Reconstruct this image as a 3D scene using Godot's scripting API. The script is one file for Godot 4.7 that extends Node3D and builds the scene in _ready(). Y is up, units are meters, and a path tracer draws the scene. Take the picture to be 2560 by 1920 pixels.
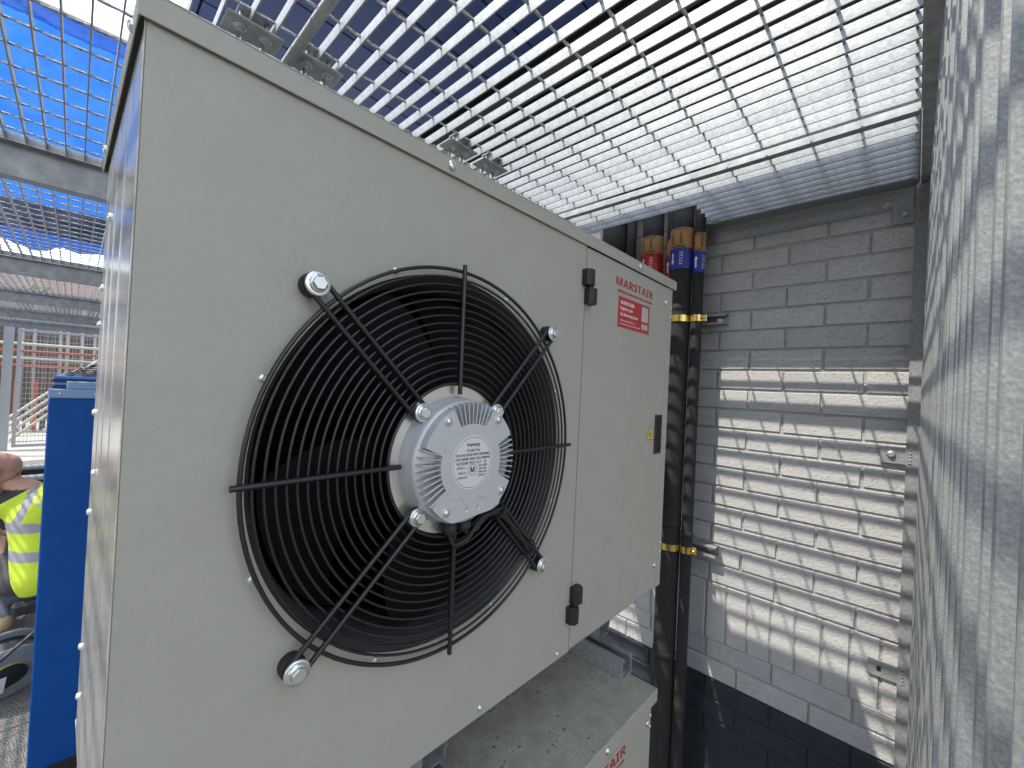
extends Node3D
# Plant cage behind a shop: two condensing units, pipework, brick wall, open steel grating.
# The camera stands at the origin; ground is 1.6 m below it. x runs to the brick wall, z away from the units.

const GROUND := -1.6
const WALL_X := 1.757
const ROOF_B := 0.688
const BAR_D := 0.025
const PITCH := 0.0427
const UNIT_TURN := 0.0163

var M := {}
var names := {}
var rng := RandomNumberGenerator.new()

# ------------------------------------------------------------------ helpers: nodes
func numbered(n: String) -> String:
	if not names.has(n):
		names[n] = 0
		return n
	names[n] += 1
	return "%s_%03d" % [n, names[n]]

func thing(called: String, label: String, category: String, at := Vector3.ZERO, turn := 0.0, group := "") -> Node3D:
	var o := Node3D.new()
	o.name = numbered(called)
	add_child(o)
	o.position = at
	o.rotation.y = turn
	tag(o, label, category, group)
	return o

func tag(o: Node, label: String, category: String, group := "", kind := "") -> void:
	if label: o.set_meta("label", label)
	if category: o.set_meta("category", category)
	if group: o.set_meta("group", group)
	if kind: o.set_meta("kind", kind)

func put(called: String, mesh: Mesh, m: Material, parent: Node, at := Vector3.ZERO, basis := Basis.IDENTITY) -> MeshInstance3D:
	var o := MeshInstance3D.new()
	o.mesh = mesh
	o.material_override = m
	o.cast_shadow = GeometryInstance3D.SHADOW_CASTING_SETTING_ON
	if parent == self:
		o.name = numbered(called)
		add_child(o)
	else:
		o.name = called
		parent.add_child(o, true)
	o.transform = Transform3D(basis, at)
	return o

func nst() -> SurfaceTool:
	var st := SurfaceTool.new()
	st.begin(Mesh.PRIMITIVE_TRIANGLES)
	return st

func done(st: SurfaceTool, called: String, m: Material, parent: Node, at := Vector3.ZERO) -> MeshInstance3D:
	return put(called, st.commit(), m, parent, at)

# ------------------------------------------------------------------ helpers: shapes
func tri(st: SurfaceTool, a: Vector3, b: Vector3, c: Vector3, n: Vector3) -> void:
	if (b - a).cross(c - a).dot(n) > 0.0:
		var t := b
		b = c
		c = t
	for p in [a, b, c]:
		st.set_normal(n)
		st.add_vertex(p)

func quad(st: SurfaceTool, a: Vector3, b: Vector3, c: Vector3, d: Vector3, n := Vector3.ZERO) -> void:
	if n == Vector3.ZERO:
		n = (b - a).cross(c - a).normalized()
	tri(st, a, b, c, n)
	tri(st, a, c, d, n)

# smooth quad with a normal for each corner
func squad(st: SurfaceTool, p: Array, n: Array) -> void:
	var m: Vector3 = n[0] + n[1] + n[2] + n[3]
	for t in [[0, 1, 2], [0, 2, 3]]:
		var a: Vector3 = p[t[0]]
		var b: Vector3 = p[t[1]]
		var c: Vector3 = p[t[2]]
		var order := [t[0], t[1], t[2]]
		if (b - a).cross(c - a).dot(m) > 0.0:
			order = [t[0], t[2], t[1]]
		for k in order:
			st.set_normal(n[k])
			st.add_vertex(p[k])

# box with chamfered edges
func cbox(st: SurfaceTool, c: Vector3, s: Vector3, ch := 0.001, b := Basis.IDENTITY) -> void:
	var h := s * 0.5
	ch = minf(ch, minf(h.x, minf(h.y, h.z)) * 0.9)
	var V := func(sx: int, sy: int, sz: int, ax: int) -> Vector3:
		var v := Vector3(sx * (h.x - ch), sy * (h.y - ch), sz * (h.z - ch))
		if ax == 0: v.x = sx * h.x
		elif ax == 1: v.y = sy * h.y
		else: v.z = sz * h.z
		return c + b * v
	for s1 in [-1, 1]:
		quad(st, V.call(s1, -1, -1, 0), V.call(s1, 1, -1, 0), V.call(s1, 1, 1, 0), V.call(s1, -1, 1, 0), b * Vector3(s1, 0, 0))
		quad(st, V.call(-1, s1, -1, 1), V.call(1, s1, -1, 1), V.call(1, s1, 1, 1), V.call(-1, s1, 1, 1), b * Vector3(0, s1, 0))
		quad(st, V.call(-1, -1, s1, 2), V.call(1, -1, s1, 2), V.call(1, 1, s1, 2), V.call(-1, 1, s1, 2), b * Vector3(0, 0, s1))
		for s2 in [-1, 1]:
			quad(st, V.call(s1, s2, -1, 0), V.call(s1, s2, 1, 0), V.call(s1, s2, 1, 1), V.call(s1, s2, -1, 1), (b * Vector3(s1, s2, 0)).normalized())
			quad(st, V.call(s1, -1, s2, 0), V.call(s1, 1, s2, 0), V.call(s1, 1, s2, 2), V.call(s1, -1, s2, 2), (b * Vector3(s1, 0, s2)).normalized())
			quad(st, V.call(-1, s1, s2, 1), V.call(1, s1, s2, 1), V.call(1, s1, s2, 2), V.call(-1, s1, s2, 2), (b * Vector3(0, s1, s2)).normalized())
			for s3 in [-1, 1]:
				tri(st, V.call(s1, s2, s3, 0), V.call(s1, s2, s3, 1), V.call(s1, s2, s3, 2), (b * Vector3(s1, s2, s3)).normalized())

func cboxm(s: Vector3, ch := 0.001) -> ArrayMesh:
	var st := nst()
	cbox(st, Vector3.ZERO, s, ch)
	return st.commit()

# box given by two corners
func span(st: SurfaceTool, a: Vector3, b: Vector3, ch := 0.001) -> void:
	cbox(st, (a + b) * 0.5, (b - a).abs(), ch)

func part_span(called: String, a: Vector3, b: Vector3, m: Material, parent: Node, ch := 0.001) -> MeshInstance3D:
	return put(called, cboxm((b - a).abs(), ch), m, parent, (a + b) * 0.5)

# surface of revolution about z: profile of Vector2(radius, z)
func lathe(st: SurfaceTool, prof: Array, segs := 32, at := Vector3.ZERO, b := Basis.IDENTITY, crease := 0.6) -> void:
	for i in range(prof.size() - 1):
		var p0: Vector2 = prof[i]
		var p1: Vector2 = prof[i + 1]
		var d := (p1 - p0).normalized()
		var nf := Vector2(-d.y, d.x) * -1.0
		var n0 := nf
		var n1 := nf
		if i > 0:
			var dp: Vector2 = (p0 - prof[i - 1]).normalized()
			var np := Vector2(-dp.y, dp.x) * -1.0
			if np.dot(nf) > crease: n0 = (np + nf).normalized()
		if i < prof.size() - 2:
			var dn: Vector2 = (prof[i + 2] - p1).normalized()
			var nn := Vector2(-dn.y, dn.x) * -1.0
			if nn.dot(nf) > crease: n1 = (nn + nf).normalized()
		for k in segs:
			var a0 := TAU * k / segs
			var a1 := TAU * (k + 1) / segs
			var u0 := Vector3(cos(a0), sin(a0), 0)
			var u1 := Vector3(cos(a1), sin(a1), 0)
			var z := Vector3(0, 0, 1)
			squad(st, [at + b * (u0 * p0.x + z * p0.y), at + b * (u1 * p0.x + z * p0.y), at + b * (u1 * p1.x + z * p1.y), at + b * (u0 * p1.x + z * p1.y)],
				[b * (u0 * n0.x + z * n0.y), b * (u1 * n0.x + z * n0.y), b * (u1 * n1.x + z * n1.y), b * (u0 * n1.x + z * n1.y)])

# round tube along a path
func tube(st: SurfaceTool, path: Array, r: float, sides := 8, closed := false, caps := true) -> void:
	var n := path.size()
	var rings := []
	var prev := Vector3.ZERO
	for i in n:
		var p: Vector3 = path[i]
		var a: Vector3 = path[(i - 1 + n) % n] if (i > 0 or closed) else p
		var c: Vector3 = path[(i + 1) % n] if (i < n - 1 or closed) else p
		var t := (c - a).normalized()
		var side := prev
		if side == Vector3.ZERO:
			side = t.cross(Vector3.UP)
			if side.length() < 0.1: side = t.cross(Vector3.RIGHT)
		side = (side - t * side.dot(t)).normalized()
		prev = side
		var up := t.cross(side)
		var ring := []
		for k in sides:
			var q := TAU * k / sides
			ring.append([p + (side * cos(q) + up * sin(q)) * r, side * cos(q) + up * sin(q)])
		rings.append(ring)
	var last := n if closed else n - 1
	for i in last:
		var r0: Array = rings[i]
		var r1: Array = rings[(i + 1) % n]
		for k in sides:
			var k1 := (k + 1) % sides
			squad(st, [r0[k][0], r0[k1][0], r1[k1][0], r1[k][0]], [r0[k][1], r0[k1][1], r1[k1][1], r1[k][1]])
	if caps and not closed:
		for e in [0, n - 1]:
			var nn: Vector3 = (path[0] - path[1]).normalized() if e == 0 else (path[n - 1] - path[n - 2]).normalized()
			for k in range(1, sides - 1):
				tri(st, rings[e][0][0], rings[e][k][0], rings[e][k + 1][0], nn)

func tubem(path: Array, r: float, sides := 8, closed := false) -> ArrayMesh:
	var st := nst()
	tube(st, path, r, sides, closed)
	return st.commit()

# flat polygon (xy, counted round) pushed from z0 to z1, with a small chamfer on the front
func prism(st: SurfaceTool, poly: PackedVector2Array, z0: float, z1: float, ch := 0.0, b := Basis.IDENTITY, at := Vector3.ZERO) -> void:
	var inner := poly
	if ch > 0.0:
		var off := Geometry2D.offset_polygon(poly, -ch)
		if off.size() == 1 and off[0].size() == poly.size():
			# keep corner order: pick the nearest start
			var o: PackedVector2Array = off[0]
			if Geometry2D.is_polygon_clockwise(o) != Geometry2D.is_polygon_clockwise(poly): o.reverse()
			var best := 0
			for i in o.size():
				if o[i].distance_to(poly[0]) < o[best].distance_to(poly[0]): best = i
			inner = PackedVector2Array()
			for i in o.size(): inner.append(o[(i + best) % o.size()])
	var idx := Geometry2D.triangulate_polygon(inner)
	for t in range(0, idx.size(), 3):
		tri(st, at + b * Vector3(inner[idx[t]].x, inner[idx[t]].y, z1), at + b * Vector3(inner[idx[t + 1]].x, inner[idx[t + 1]].y, z1), at + b * Vector3(inner[idx[t + 2]].x, inner[idx[t + 2]].y, z1), b * Vector3(0, 0, 1))
	idx = Geometry2D.triangulate_polygon(poly)
	for t in range(0, idx.size(), 3):
		tri(st, at + b * Vector3(poly[idx[t]].x, poly[idx[t]].y, z0), at + b * Vector3(poly[idx[t + 1]].x, poly[idx[t + 1]].y, z0), at + b * Vector3(poly[idx[t + 2]].x, poly[idx[t + 2]].y, z0), b * Vector3(0, 0, -1))
	var cw := 1.0 if Geometry2D.is_polygon_clockwise(poly) else -1.0
	for i in poly.size():
		var j := (i + 1) % poly.size()
		var e := (poly[j] - poly[i]).normalized()
		var n := Vector3(-e.y, e.x, 0) * cw
		var zt := z1 - (ch if inner != poly else 0.0)
		quad(st, at + b * Vector3(poly[i].x, poly[i].y, z0), at + b * Vector3(poly[j].x, poly[j].y, z0), at + b * Vector3(poly[j].x, poly[j].y, zt), at + b * Vector3(poly[i].x, poly[i].y, zt), b * n)
		if inner != poly:
			quad(st, at + b * Vector3(poly[i].x, poly[i].y, zt), at + b * Vector3(poly[j].x, poly[j].y, zt), at + b * Vector3(inner[j].x, inner[j].y, z1), at + b * Vector3(inner[i].x, inner[i].y, z1), (b * (n + Vector3(0, 0, 1))).normalized())

func ngon(r: float, n: int, a0 := 0.0, c := Vector2.ZERO) -> PackedVector2Array:
	var p := PackedVector2Array()
	for k in n: p.append(c + Vector2(cos(a0 + TAU * k / n), sin(a0 + TAU * k / n)) * r)
	return p

func bent(t: float) -> Vector3: return Vector3(cos(t), sin(t), 0)

# rectangular sheet in xy with a round hole
func holed(st: SurfaceTool, a: Vector2, b: Vector2, c: Vector2, r: float, z0: float, z1: float) -> void:
	var angs := []
	for k in 128: angs.append(TAU * k / 128.0)
	for p in [a, b, Vector2(a.x, b.y), Vector2(b.x, a.y)]:
		angs.append(fposmod((p - c).angle(), TAU))
	angs.sort()
	var rim := func(t: float) -> Vector2:
		var d := Vector2(cos(t), sin(t))
		var tx := 1e9
		var ty := 1e9
		if d.x > 1e-9: tx = (b.x - c.x) / d.x
		elif d.x < -1e-9: tx = (a.x - c.x) / d.x
		if d.y > 1e-9: ty = (b.y - c.y) / d.y
		elif d.y < -1e-9: ty = (a.y - c.y) / d.y
		return c + d * minf(tx, ty)
	for i in angs.size():
		var t0: float = angs[i]
		var t1: float = angs[(i + 1) % angs.size()]
		if absf(t1 - t0) < 1e-6: continue
		var i0 := c + Vector2(cos(t0), sin(t0)) * r
		var i1 := c + Vector2(cos(t1), sin(t1)) * r
		var o0: Vector2 = rim.call(t0)
		var o1: Vector2 = rim.call(t1)
		for zz in [[z1, 1.0], [z0, -1.0]]:
			quad(st, Vector3(i0.x, i0.y, zz[0]), Vector3(o0.x, o0.y, zz[0]), Vector3(o1.x, o1.y, zz[0]), Vector3(i1.x, i1.y, zz[0]), Vector3(0, 0, zz[1]))
		quad(st, Vector3(i0.x, i0.y, z0), Vector3(i1.x, i1.y, z0), Vector3(i1.x, i1.y, z1), Vector3(i0.x, i0.y, z1), Vector3(-cos(t0), -sin(t0), 0))
		quad(st, Vector3(o0.x, o0.y, z0), Vector3(o1.x, o1.y, z0), Vector3(o1.x, o1.y, z1), Vector3(o0.x, o0.y, z1), Vector3(cos(t0), sin(t0), 0) if false else _outn(o0, o1))

func _outn(o0: Vector2, o1: Vector2) -> Vector3:
	var e := (o1 - o0).normalized()
	return Vector3(e.y, -e.x, 0)

# lettering fitted to a width and height in metres, lying in xy, facing +z, its lower left corner at the origin
func letters(s: String, w: float, h: float, serif := false) -> ArrayMesh:
	var tm := TextMesh.new()
	var f := SystemFont.new()
	f.font_names = PackedStringArray(["Droid Serif" if serif else "Droid Sans"])
	f.font_weight = 700 if (not serif and h > 0.005) else 400
	tm.font = f
	tm.text = s
	tm.font_size = 48
	tm.pixel_size = 0.01
	tm.depth = 0.02
	tm.curve_step = 4.0
	var arr := tm.get_mesh_arrays()
	var vs: PackedVector3Array = arr[Mesh.ARRAY_VERTEX]
	if vs.is_empty(): return null
	var bb := AABB(vs[0], Vector3.ZERO)
	for v in vs: bb = bb.expand(v)
	for i in vs.size():
		var v := vs[i] - bb.position
		vs[i] = Vector3(v.x * w / bb.size.x, v.y * h / bb.size.y, v.z / bb.size.z * 0.0003)
	arr[Mesh.ARRAY_VERTEX] = vs
	var am := ArrayMesh.new()
	var keep := []
	keep.resize(Mesh.ARRAY_MAX)
	keep[Mesh.ARRAY_VERTEX] = vs
	keep[Mesh.ARRAY_NORMAL] = arr[Mesh.ARRAY_NORMAL]
	keep[Mesh.ARRAY_INDEX] = arr[Mesh.ARRAY_INDEX]
	am.add_surface_from_arrays(Mesh.PRIMITIVE_TRIANGLES, keep)
	return am

# bends a flat mesh (x across, y up) round a vertical pipe of radius r whose axis is at the origin, centred at angle a (0 = facing -x)
func round_pipe(mesh: ArrayMesh, r: float, a: float) -> ArrayMesh:
	var arr := mesh.surface_get_arrays(0)
	var vs: PackedVector3Array = arr[Mesh.ARRAY_VERTEX]
	var ns: PackedVector3Array = arr[Mesh.ARRAY_NORMAL]
	for i in vs.size():
		var v := vs[i]
		var t := a + v.x / r
		var rr := r + v.z
		var n := ns[i]
		vs[i] = Vector3(-cos(t) * rr, v.y, sin(t) * rr)
		ns[i] = Vector3(-cos(t) * n.z + sin(t) * n.x, n.y, sin(t) * n.z + cos(t) * n.x)
	arr[Mesh.ARRAY_VERTEX] = vs
	arr[Mesh.ARRAY_NORMAL] = ns
	var am := ArrayMesh.new()
	am.add_surface_from_arrays(Mesh.PRIMITIVE_TRIANGLES, arr)
	return am

# ------------------------------------------------------------------ materials
func lin(r: float, g: float, b: float) -> Color:
	return Color(r, g, b).linear_to_srgb()

func mat(c: Color, rough := 0.6, metal := 0.0) -> StandardMaterial3D:
	var m := StandardMaterial3D.new()
	m.albedo_color = c
	m.roughness = rough
	m.metallic = metal
	m.cull_mode = BaseMaterial3D.CULL_DISABLED
	return m

func tri_map(m: StandardMaterial3D, size: float, world := true) -> void:
	m.uv1_triplanar = true
	m.uv1_world_triplanar = world
	m.uv1_scale = Vector3.ONE / size

func noise_img(n: int, freq: float, seed_: int, type := FastNoiseLite.TYPE_SIMPLEX_SMOOTH, oct := 3) -> Image:
	var f := FastNoiseLite.new()
	f.seed = seed_
	f.noise_type = type
	f.frequency = freq
	f.fractal_octaves = oct
	return f.get_seamless_image(n, n)

func tex(img: Image) -> ImageTexture:
	img.generate_mipmaps()
	return ImageTexture.create_from_image(img)

# tone image: two colours mixed by noise, with a second finer noise on top
func tone(n: int, seed_: int, f1: float, f2: float, lo: Color, hi: Color, type1 := FastNoiseLite.TYPE_SIMPLEX_SMOOTH, type2 := FastNoiseLite.TYPE_SIMPLEX_SMOOTH, w := 0.6) -> Image:
	var a := noise_img(n, f1, seed_, type1)
	var b := noise_img(n, f2, seed_ + 7, type2)
	a.convert(Image.FORMAT_L8)
	b.convert(Image.FORMAT_L8)
	var da := a.get_data()
	var db := b.get_data()
	var out := PackedByteArray()
	out.resize(n * n * 3)
	for i in n * n:
		var t := clampf((da[i] * w + db[i] * (1.0 - w)) / 255.0 * 1.5 - 0.25, 0.0, 1.0)
		var c := lo.lerp(hi, t)
		out[i * 3] = int(c.r * 255.0)
		out[i * 3 + 1] = int(c.g * 255.0)
		out[i * 3 + 2] = int(c.b * 255.0)
	return Image.create_from_data(n, n, false, Image.FORMAT_RGB8, out)

func bump(img: Image, strength: float) -> ImageTexture:
	var i := img.duplicate() as Image
	i.convert(Image.FORMAT_RGBA8)
	i.bump_map_to_normal_map(strength)
	return tex(i)

func with_bump(m: StandardMaterial3D, img: Image, strength: float, scale := 1.0) -> void:
	m.normal_enabled = true
	m.normal_texture = bump(img, strength)
	m.normal_scale = scale

# short creases pressed along one direction, as on drag-faced brick
func crease_img(n: int, count: int, seed_: int) -> Image:
	var img := Image.create(n, n, false, Image.FORMAT_L8)
	img.fill(Color(0.75, 0.75, 0.75))
	var r := RandomNumberGenerator.new()
	r.seed = seed_
	var base := noise_img(n, 0.03, seed_ + 3)
	base.convert(Image.FORMAT_L8)
	for y in n:
		for x in n:
			var v := 0.7 + (base.get_pixel(x, y).r - 0.5) * 0.18
			img.set_pixel(x, y, Color(v, v, v))
	for k in count:
		var x := r.randf() * n
		var y := r.randf() * n
		var len_ := int(r.randf_range(7, 20))
		var dy := r.randf_range(-0.3, 0.3)
		var deep := r.randf_range(0.2, 0.6)
		for s in len_:
			y += dy * 0.4 + r.randf_range(-0.5, 0.5)
			for w in range(-3, 4):
				var px := int(fposmod(x + s, n))
				var py := int(fposmod(y + w, n))
				var c := img.get_pixel(px, py).r - deep * exp(-w * w * 0.45) * sin(PI * (s + 0.5) / len_)
				img.set_pixel(px, py, Color(c, c, c))
	return img

func speck_img(n: int, seed_: int, base: Color) -> Image:
	var img := Image.create(n, n, false, Image.FORMAT_RGB8)
	var nz := noise_img(n, 0.012, seed_)
	nz.convert(Image.FORMAT_L8)
	var r := RandomNumberGenerator.new()
	r.seed = seed_
	for y in n:
		for x in n:
			var k := 1.0 + (nz.get_pixel(x, y).r - 0.5) * 0.22
			img.set_pixel(x, y, Color(base.r * k, base.g * k, base.b * k))
	for i in 42000:
		var x := r.randf() * n
		var y := r.randf() * n
		var dens := nz.get_pixel(int(x), int(y)).r
		if dens < 0.42 + r.randf() * 0.35: continue
		var rad := r.randf_range(0.5, 1.9) if r.randf() < 0.975 else r.randf_range(2.2, 5.0)
		var dark := r.randf_range(0.18, 0.65)
		var tint := Color(0.09, 0.085, 0.07) if r.randf() < 0.8 else Color(0.2, 0.13, 0.07)
		for dy in range(-6, 7):
			for dx in range(-6, 7):
				var d := sqrt(dx * dx + dy * dy * 1.4) + r.randf() * 0.8
				if d > rad: continue
				var px := int(fposmod(x + dx, n))
				var py := int(fposmod(y + dy, n))
				img.set_pixel(px, py, img.get_pixel(px, py).lerp(tint, dark))
	return img

func make_materials() -> void:
	# powder-coated sheet
	var leather := noise_img(512, 0.045, 5, FastNoiseLite.TYPE_SIMPLEX_SMOOTH, 4)
	M.paint = mat(Color.WHITE, 0.5)
	M.paint.albedo_texture = tex(tone(512, 11, 0.006, 0.2, lin(0.330, 0.322, 0.270), lin(0.350, 0.342, 0.288)))
	with_bump(M.paint, leather, 2.2, 0.22)
	tri_map(M.paint, 0.32, false)
	M.paint_stained = mat(Color.WHITE, 0.55)
	M.paint_stained.albedo_texture = tex(speck_img(1024, 42, lin(0.315, 0.31, 0.26)))
	with_bump(M.paint_stained, leather, 2.0, 0.2)
	tri_map(M.paint_stained, 0.62, false)
	# galvanised steel, with its spangle
	var span_t := tone(512, 21, 0.05, 0.02, lin(0.20, 0.211, 0.213), lin(0.365, 0.378, 0.381), FastNoiseLite.TYPE_CELLULAR, FastNoiseLite.TYPE_SIMPLEX_SMOOTH, 0.55)
	var rough_n := noise_img(512, 0.06, 31)
	M.galv_panel = mat(Color.WHITE, 0.42, 0.5)
	M.galv_panel.albedo_texture = tex(span_t)
	with_bump(M.galv_panel, rough_n, 3.0, 0.2)
	tri_map(M.galv_panel, 0.032)
	M.galv = mat(Color.WHITE, 0.42, 0.25)
	M.galv.albedo_texture = tex(tone(512, 22, 0.05, 0.02, lin(0.215, 0.225, 0.228), lin(0.36, 0.372, 0.376), FastNoiseLite.TYPE_CELLULAR, FastNoiseLite.TYPE_SIMPLEX_SMOOTH, 0.55))
	with_bump(M.galv, rough_n, 2.0, 0.18)
	tri_map(M.galv, 0.16)
	M.galv_bar = mat(Color.WHITE, 0.5, 0.25)
	M.galv_bar.albedo_texture = tex(tone(512, 27, 0.03, 0.012, lin(0.215, 0.225, 0.228), lin(0.36, 0.372, 0.376)))
	with_bump(M.galv_bar, rough_n, 3.0, 0.22)
	tri_map(M.galv_bar, 0.14)
	M.galv_dull = mat(Color.WHITE, 0.55, 0.3)
	M.galv_dull.albedo_texture = tex(tone(256, 23, 0.04, 0.015, lin(0.215, 0.225, 0.228), lin(0.36, 0.372, 0.376), FastNoiseLite.TYPE_CELLULAR))
	tri_map(M.galv_dull, 0.3)
	M.beam = mat(Color.WHITE, 0.42, 0.4)
	M.beam.albedo_texture = tex(tone(256, 24, 0.04, 0.015, lin(0.215, 0.225, 0.228), lin(0.36, 0.372, 0.376), FastNoiseLite.TYPE_CELLULAR))
	tri_map(M.beam, 0.5)
	M.rod = M.galv_dull
	M.side = mat(Color.WHITE, 0.2, 0.6)
	M.side.albedo_texture = tex(tone(256, 29, 0.02, 0.1, lin(0.40, 0.40, 0.385), lin(0.52, 0.52, 0.50)))
	tri_map(M.side, 0.2, false)
	M.zinc = mat(lin(0.66, 0.68, 0.66), 0.28, 0.9)
	M.zinc_dull = mat(lin(0.42, 0.43, 0.42), 0.45, 0.8)
	M.yellow_zinc = mat(lin(0.62, 0.46, 0.14), 0.25, 0.9)
	M.cast = mat(Color.WHITE, 0.5, 0.35)
	M.cast.albedo_texture = tex(tone(256, 33, 0.3, 0.05, lin(0.46, 0.47, 0.475), lin(0.56, 0.57, 0.575)))
	with_bump(M.cast, noise_img(256, 0.3, 77), 2.0, 0.5)
	tri_map(M.cast, 0.05, false)
	M.cast_side = mat(lin(0.51, 0.52, 0.525), 0.45, 0.35)
	M.bright_plate = mat(lin(0.62, 0.60, 0.54), 0.3, 0.8)
	M.wire = mat(lin(0.012, 0.012, 0.013), 0.32)
	M.black = mat(lin(0.014, 0.015, 0.017), 0.5)
	M.blade = mat(lin(0.006, 0.0065, 0.007), 0.6)
	M.blade.metallic_specular = 0.2
	M.shroud = mat(lin(0.06, 0.06, 0.062), 0.5)
	M.coil = mat(lin(0.006, 0.006, 0.0065), 0.6)
	M.inside = mat(lin(0.006, 0.006, 0.0065), 0.8)
	M.rubber = mat(lin(0.012, 0.012, 0.013), 0.6)
	M.white_label = mat(lin(0.60, 0.61, 0.59), 0.4)
	M.ink = mat(lin(0.012, 0.012, 0.015), 0.6)
	M.red_ink = mat(lin(0.34, 0.012, 0.018), 0.5)
	M.red_sticker = mat(lin(0.40, 0.030, 0.030), 0.4)
	M.pale_ink = mat(lin(0.72, 0.66, 0.66), 0.5)
	M.pale_patch = mat(lin(0.42, 0.40, 0.41), 0.5)
	M.yellow_sticker = mat(lin(0.68, 0.52, 0.03), 0.4)
	M.tape_brown = mat(lin(0.40, 0.215, 0.075), 0.45)
	M.tape_red = mat(lin(0.36, 0.012, 0.016), 0.4)
	M.tape_blue = mat(lin(0.02, 0.035, 0.30), 0.4)
	M.tape_white = mat(lin(0.74, 0.74, 0.75), 0.45)
	# foam pipe insulation
	M.foam = mat(Color.WHITE, 0.85)
	M.foam.albedo_texture = tex(tone(256, 41, 0.02, 0.15, lin(0.012, 0.012, 0.013), lin(0.026, 0.024, 0.023)))
	tri_map(M.foam, 0.2)
	# painted brick
	var crease := crease_img(512, 800, 8)
	M.brick = mat(Color.WHITE, 0.62)
	M.brick.albedo_texture = tex(tone(512, 51, 0.008, 0.05, lin(0.415, 0.415, 0.408), lin(0.475, 0.472, 0.462)))
	with_bump(M.brick, crease, 12.0, 0.65)
	tri_map(M.brick, 0.24)
	M.brick2 = M.brick.duplicate()
	M.brick2.albedo_color = Color(0.965, 0.965, 0.97)
	M.soldier = mat(Color.WHITE, 0.6)
	M.soldier.albedo_texture = M.brick.albedo_texture
	with_bump(M.soldier, noise_img(256, 0.05, 91), 2.5, 0.6)
	tri_map(M.soldier, 0.2)
	M.brick_dark = mat(Color.WHITE, 0.5)
	M.brick_dark.albedo_texture = tex(tone(256, 53, 0.01, 0.08, lin(0.020, 0.024, 0.032), lin(0.030, 0.036, 0.046)))
	with_bump(M.brick_dark, crease, 9.0, 1.0)
	tri_map(M.brick_dark, 0.24)
	M.mortar = mat(lin(0.27, 0.268, 0.266), 0.75)
	M.mortar.albedo_texture = M.brick.albedo_texture
	with_bump(M.mortar, noise_img(256, 0.12, 92), 4.0, 0.8)
	tri_map(M.mortar, 0.2)
	M.mortar.albedo_color = Color(0.93, 0.93, 0.93)
	M.mortar_dark = mat(lin(0.024, 0.028, 0.036), 0.7)
	# building
	M.navy = mat(Color.WHITE, 0.5)
	M.navy.albedo_texture = tex(tone(256, 61, 0.01, 0.05, lin(0.11, 0.165, 0.34), lin(0.145, 0.21, 0.41)))
	tri_map(M.navy, 1.4)
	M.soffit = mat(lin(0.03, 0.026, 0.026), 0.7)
	M.fascia = mat(lin(0.010, 0.009, 0.009), 0.95)
	M.fascia.metallic_specular = 0.1
	M.slate = mat(lin(0.06, 0.055, 0.055), 0.8)
	# tarpaulin
	M.tarp = mat(Color.WHITE, 0.5)
	M.tarp.albedo_texture = tex(tone(512, 71, 0.01, 0.15, lin(0.03, 0.19, 0.50), lin(0.05, 0.26, 0.62)))
	M.tarp.backlight_enabled = true
	M.tarp.backlight = lin(0.09, 0.36, 0.74)
	with_bump(M.tarp, noise_img(512, 0.012, 73, FastNoiseLite.TYPE_CELLULAR, 2), 6.0, 0.8)
	tri_map(M.tarp, 1.5)
	M.tarp_hem = mat(lin(0.008, 0.06, 0.27), 0.5)
	M.tarp_hem.backlight_enabled = true
	M.tarp_hem.backlight = lin(0.01, 0.08, 0.36)
	M.tarp_dark = mat(lin(0.02, 0.028, 0.06), 0.55)
	# ground
	M.asphalt = mat(Color.WHITE, 0.9)
	M.asphalt.albedo_texture = tex(tone(512, 81, 0.2, 0.02, lin(0.10, 0.096, 0.088), lin(0.24, 0.225, 0.20)))
	with_bump(M.asphalt, noise_img(512, 0.15, 83), 8.0, 1.0)
	tri_map(M.asphalt, 0.7)
	M.paving = mat(Color.WHITE, 0.85)
	M.paving.albedo_texture = tex(tone(256, 85, 0.02, 0.1, lin(0.24, 0.22, 0.19), lin(0.34, 0.31, 0.27)))
	tri_map(M.paving, 1.5)
	# blue cabinet
	M.blue = mat(Color.WHITE, 0.5)
	M.blue.metallic_specular = 0.3
	M.blue.albedo_texture = tex(tone(256, 97, 0.008, 0.05, lin(0.001, 0.050, 0.21), lin(0.004, 0.062, 0.25)))
	tri_map(M.blue, 0.9)
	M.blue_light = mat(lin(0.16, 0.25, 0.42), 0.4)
	M.blue_pad = mat(lin(0.05, 0.15, 0.42), 0.5)
	M.tube_steel = mat(lin(0.30, 0.28, 0.26), 0.5, 0.4)
	M.tube_dark = mat(lin(0.10, 0.085, 0.075), 0.7, 0.1)
	M.orange = mat(lin(0.30, 0.065, 0.028), 0.7)
	M.cream = mat(lin(0.34, 0.31, 0.25), 0.6)
	M.yellow_post = mat(lin(0.50, 0.45, 0.06), 0.6)
	M.leaf = mat(lin(0.06, 0.10, 0.03), 0.6)
	M.leaf.backlight_enabled = true
	M.leaf.backlight = lin(0.05, 0.10, 0.02)
	M.bark = mat(lin(0.07, 0.05, 0.035), 0.9)
	M.tile_roof = mat(lin(0.13, 0.075, 0.055), 0.8)
	M.house_wall = mat(lin(0.13, 0.085, 0.065), 0.8)
	M.grey_plastic = mat(lin(0.22, 0.23, 0.235), 0.45)
	M.cable = mat(lin(0.045, 0.038, 0.033), 0.5)
	M.paper = mat(lin(0.66, 0.66, 0.70), 0.7)
	M.dark_bag = mat(lin(0.018, 0.018, 0.018), 0.75)

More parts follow.
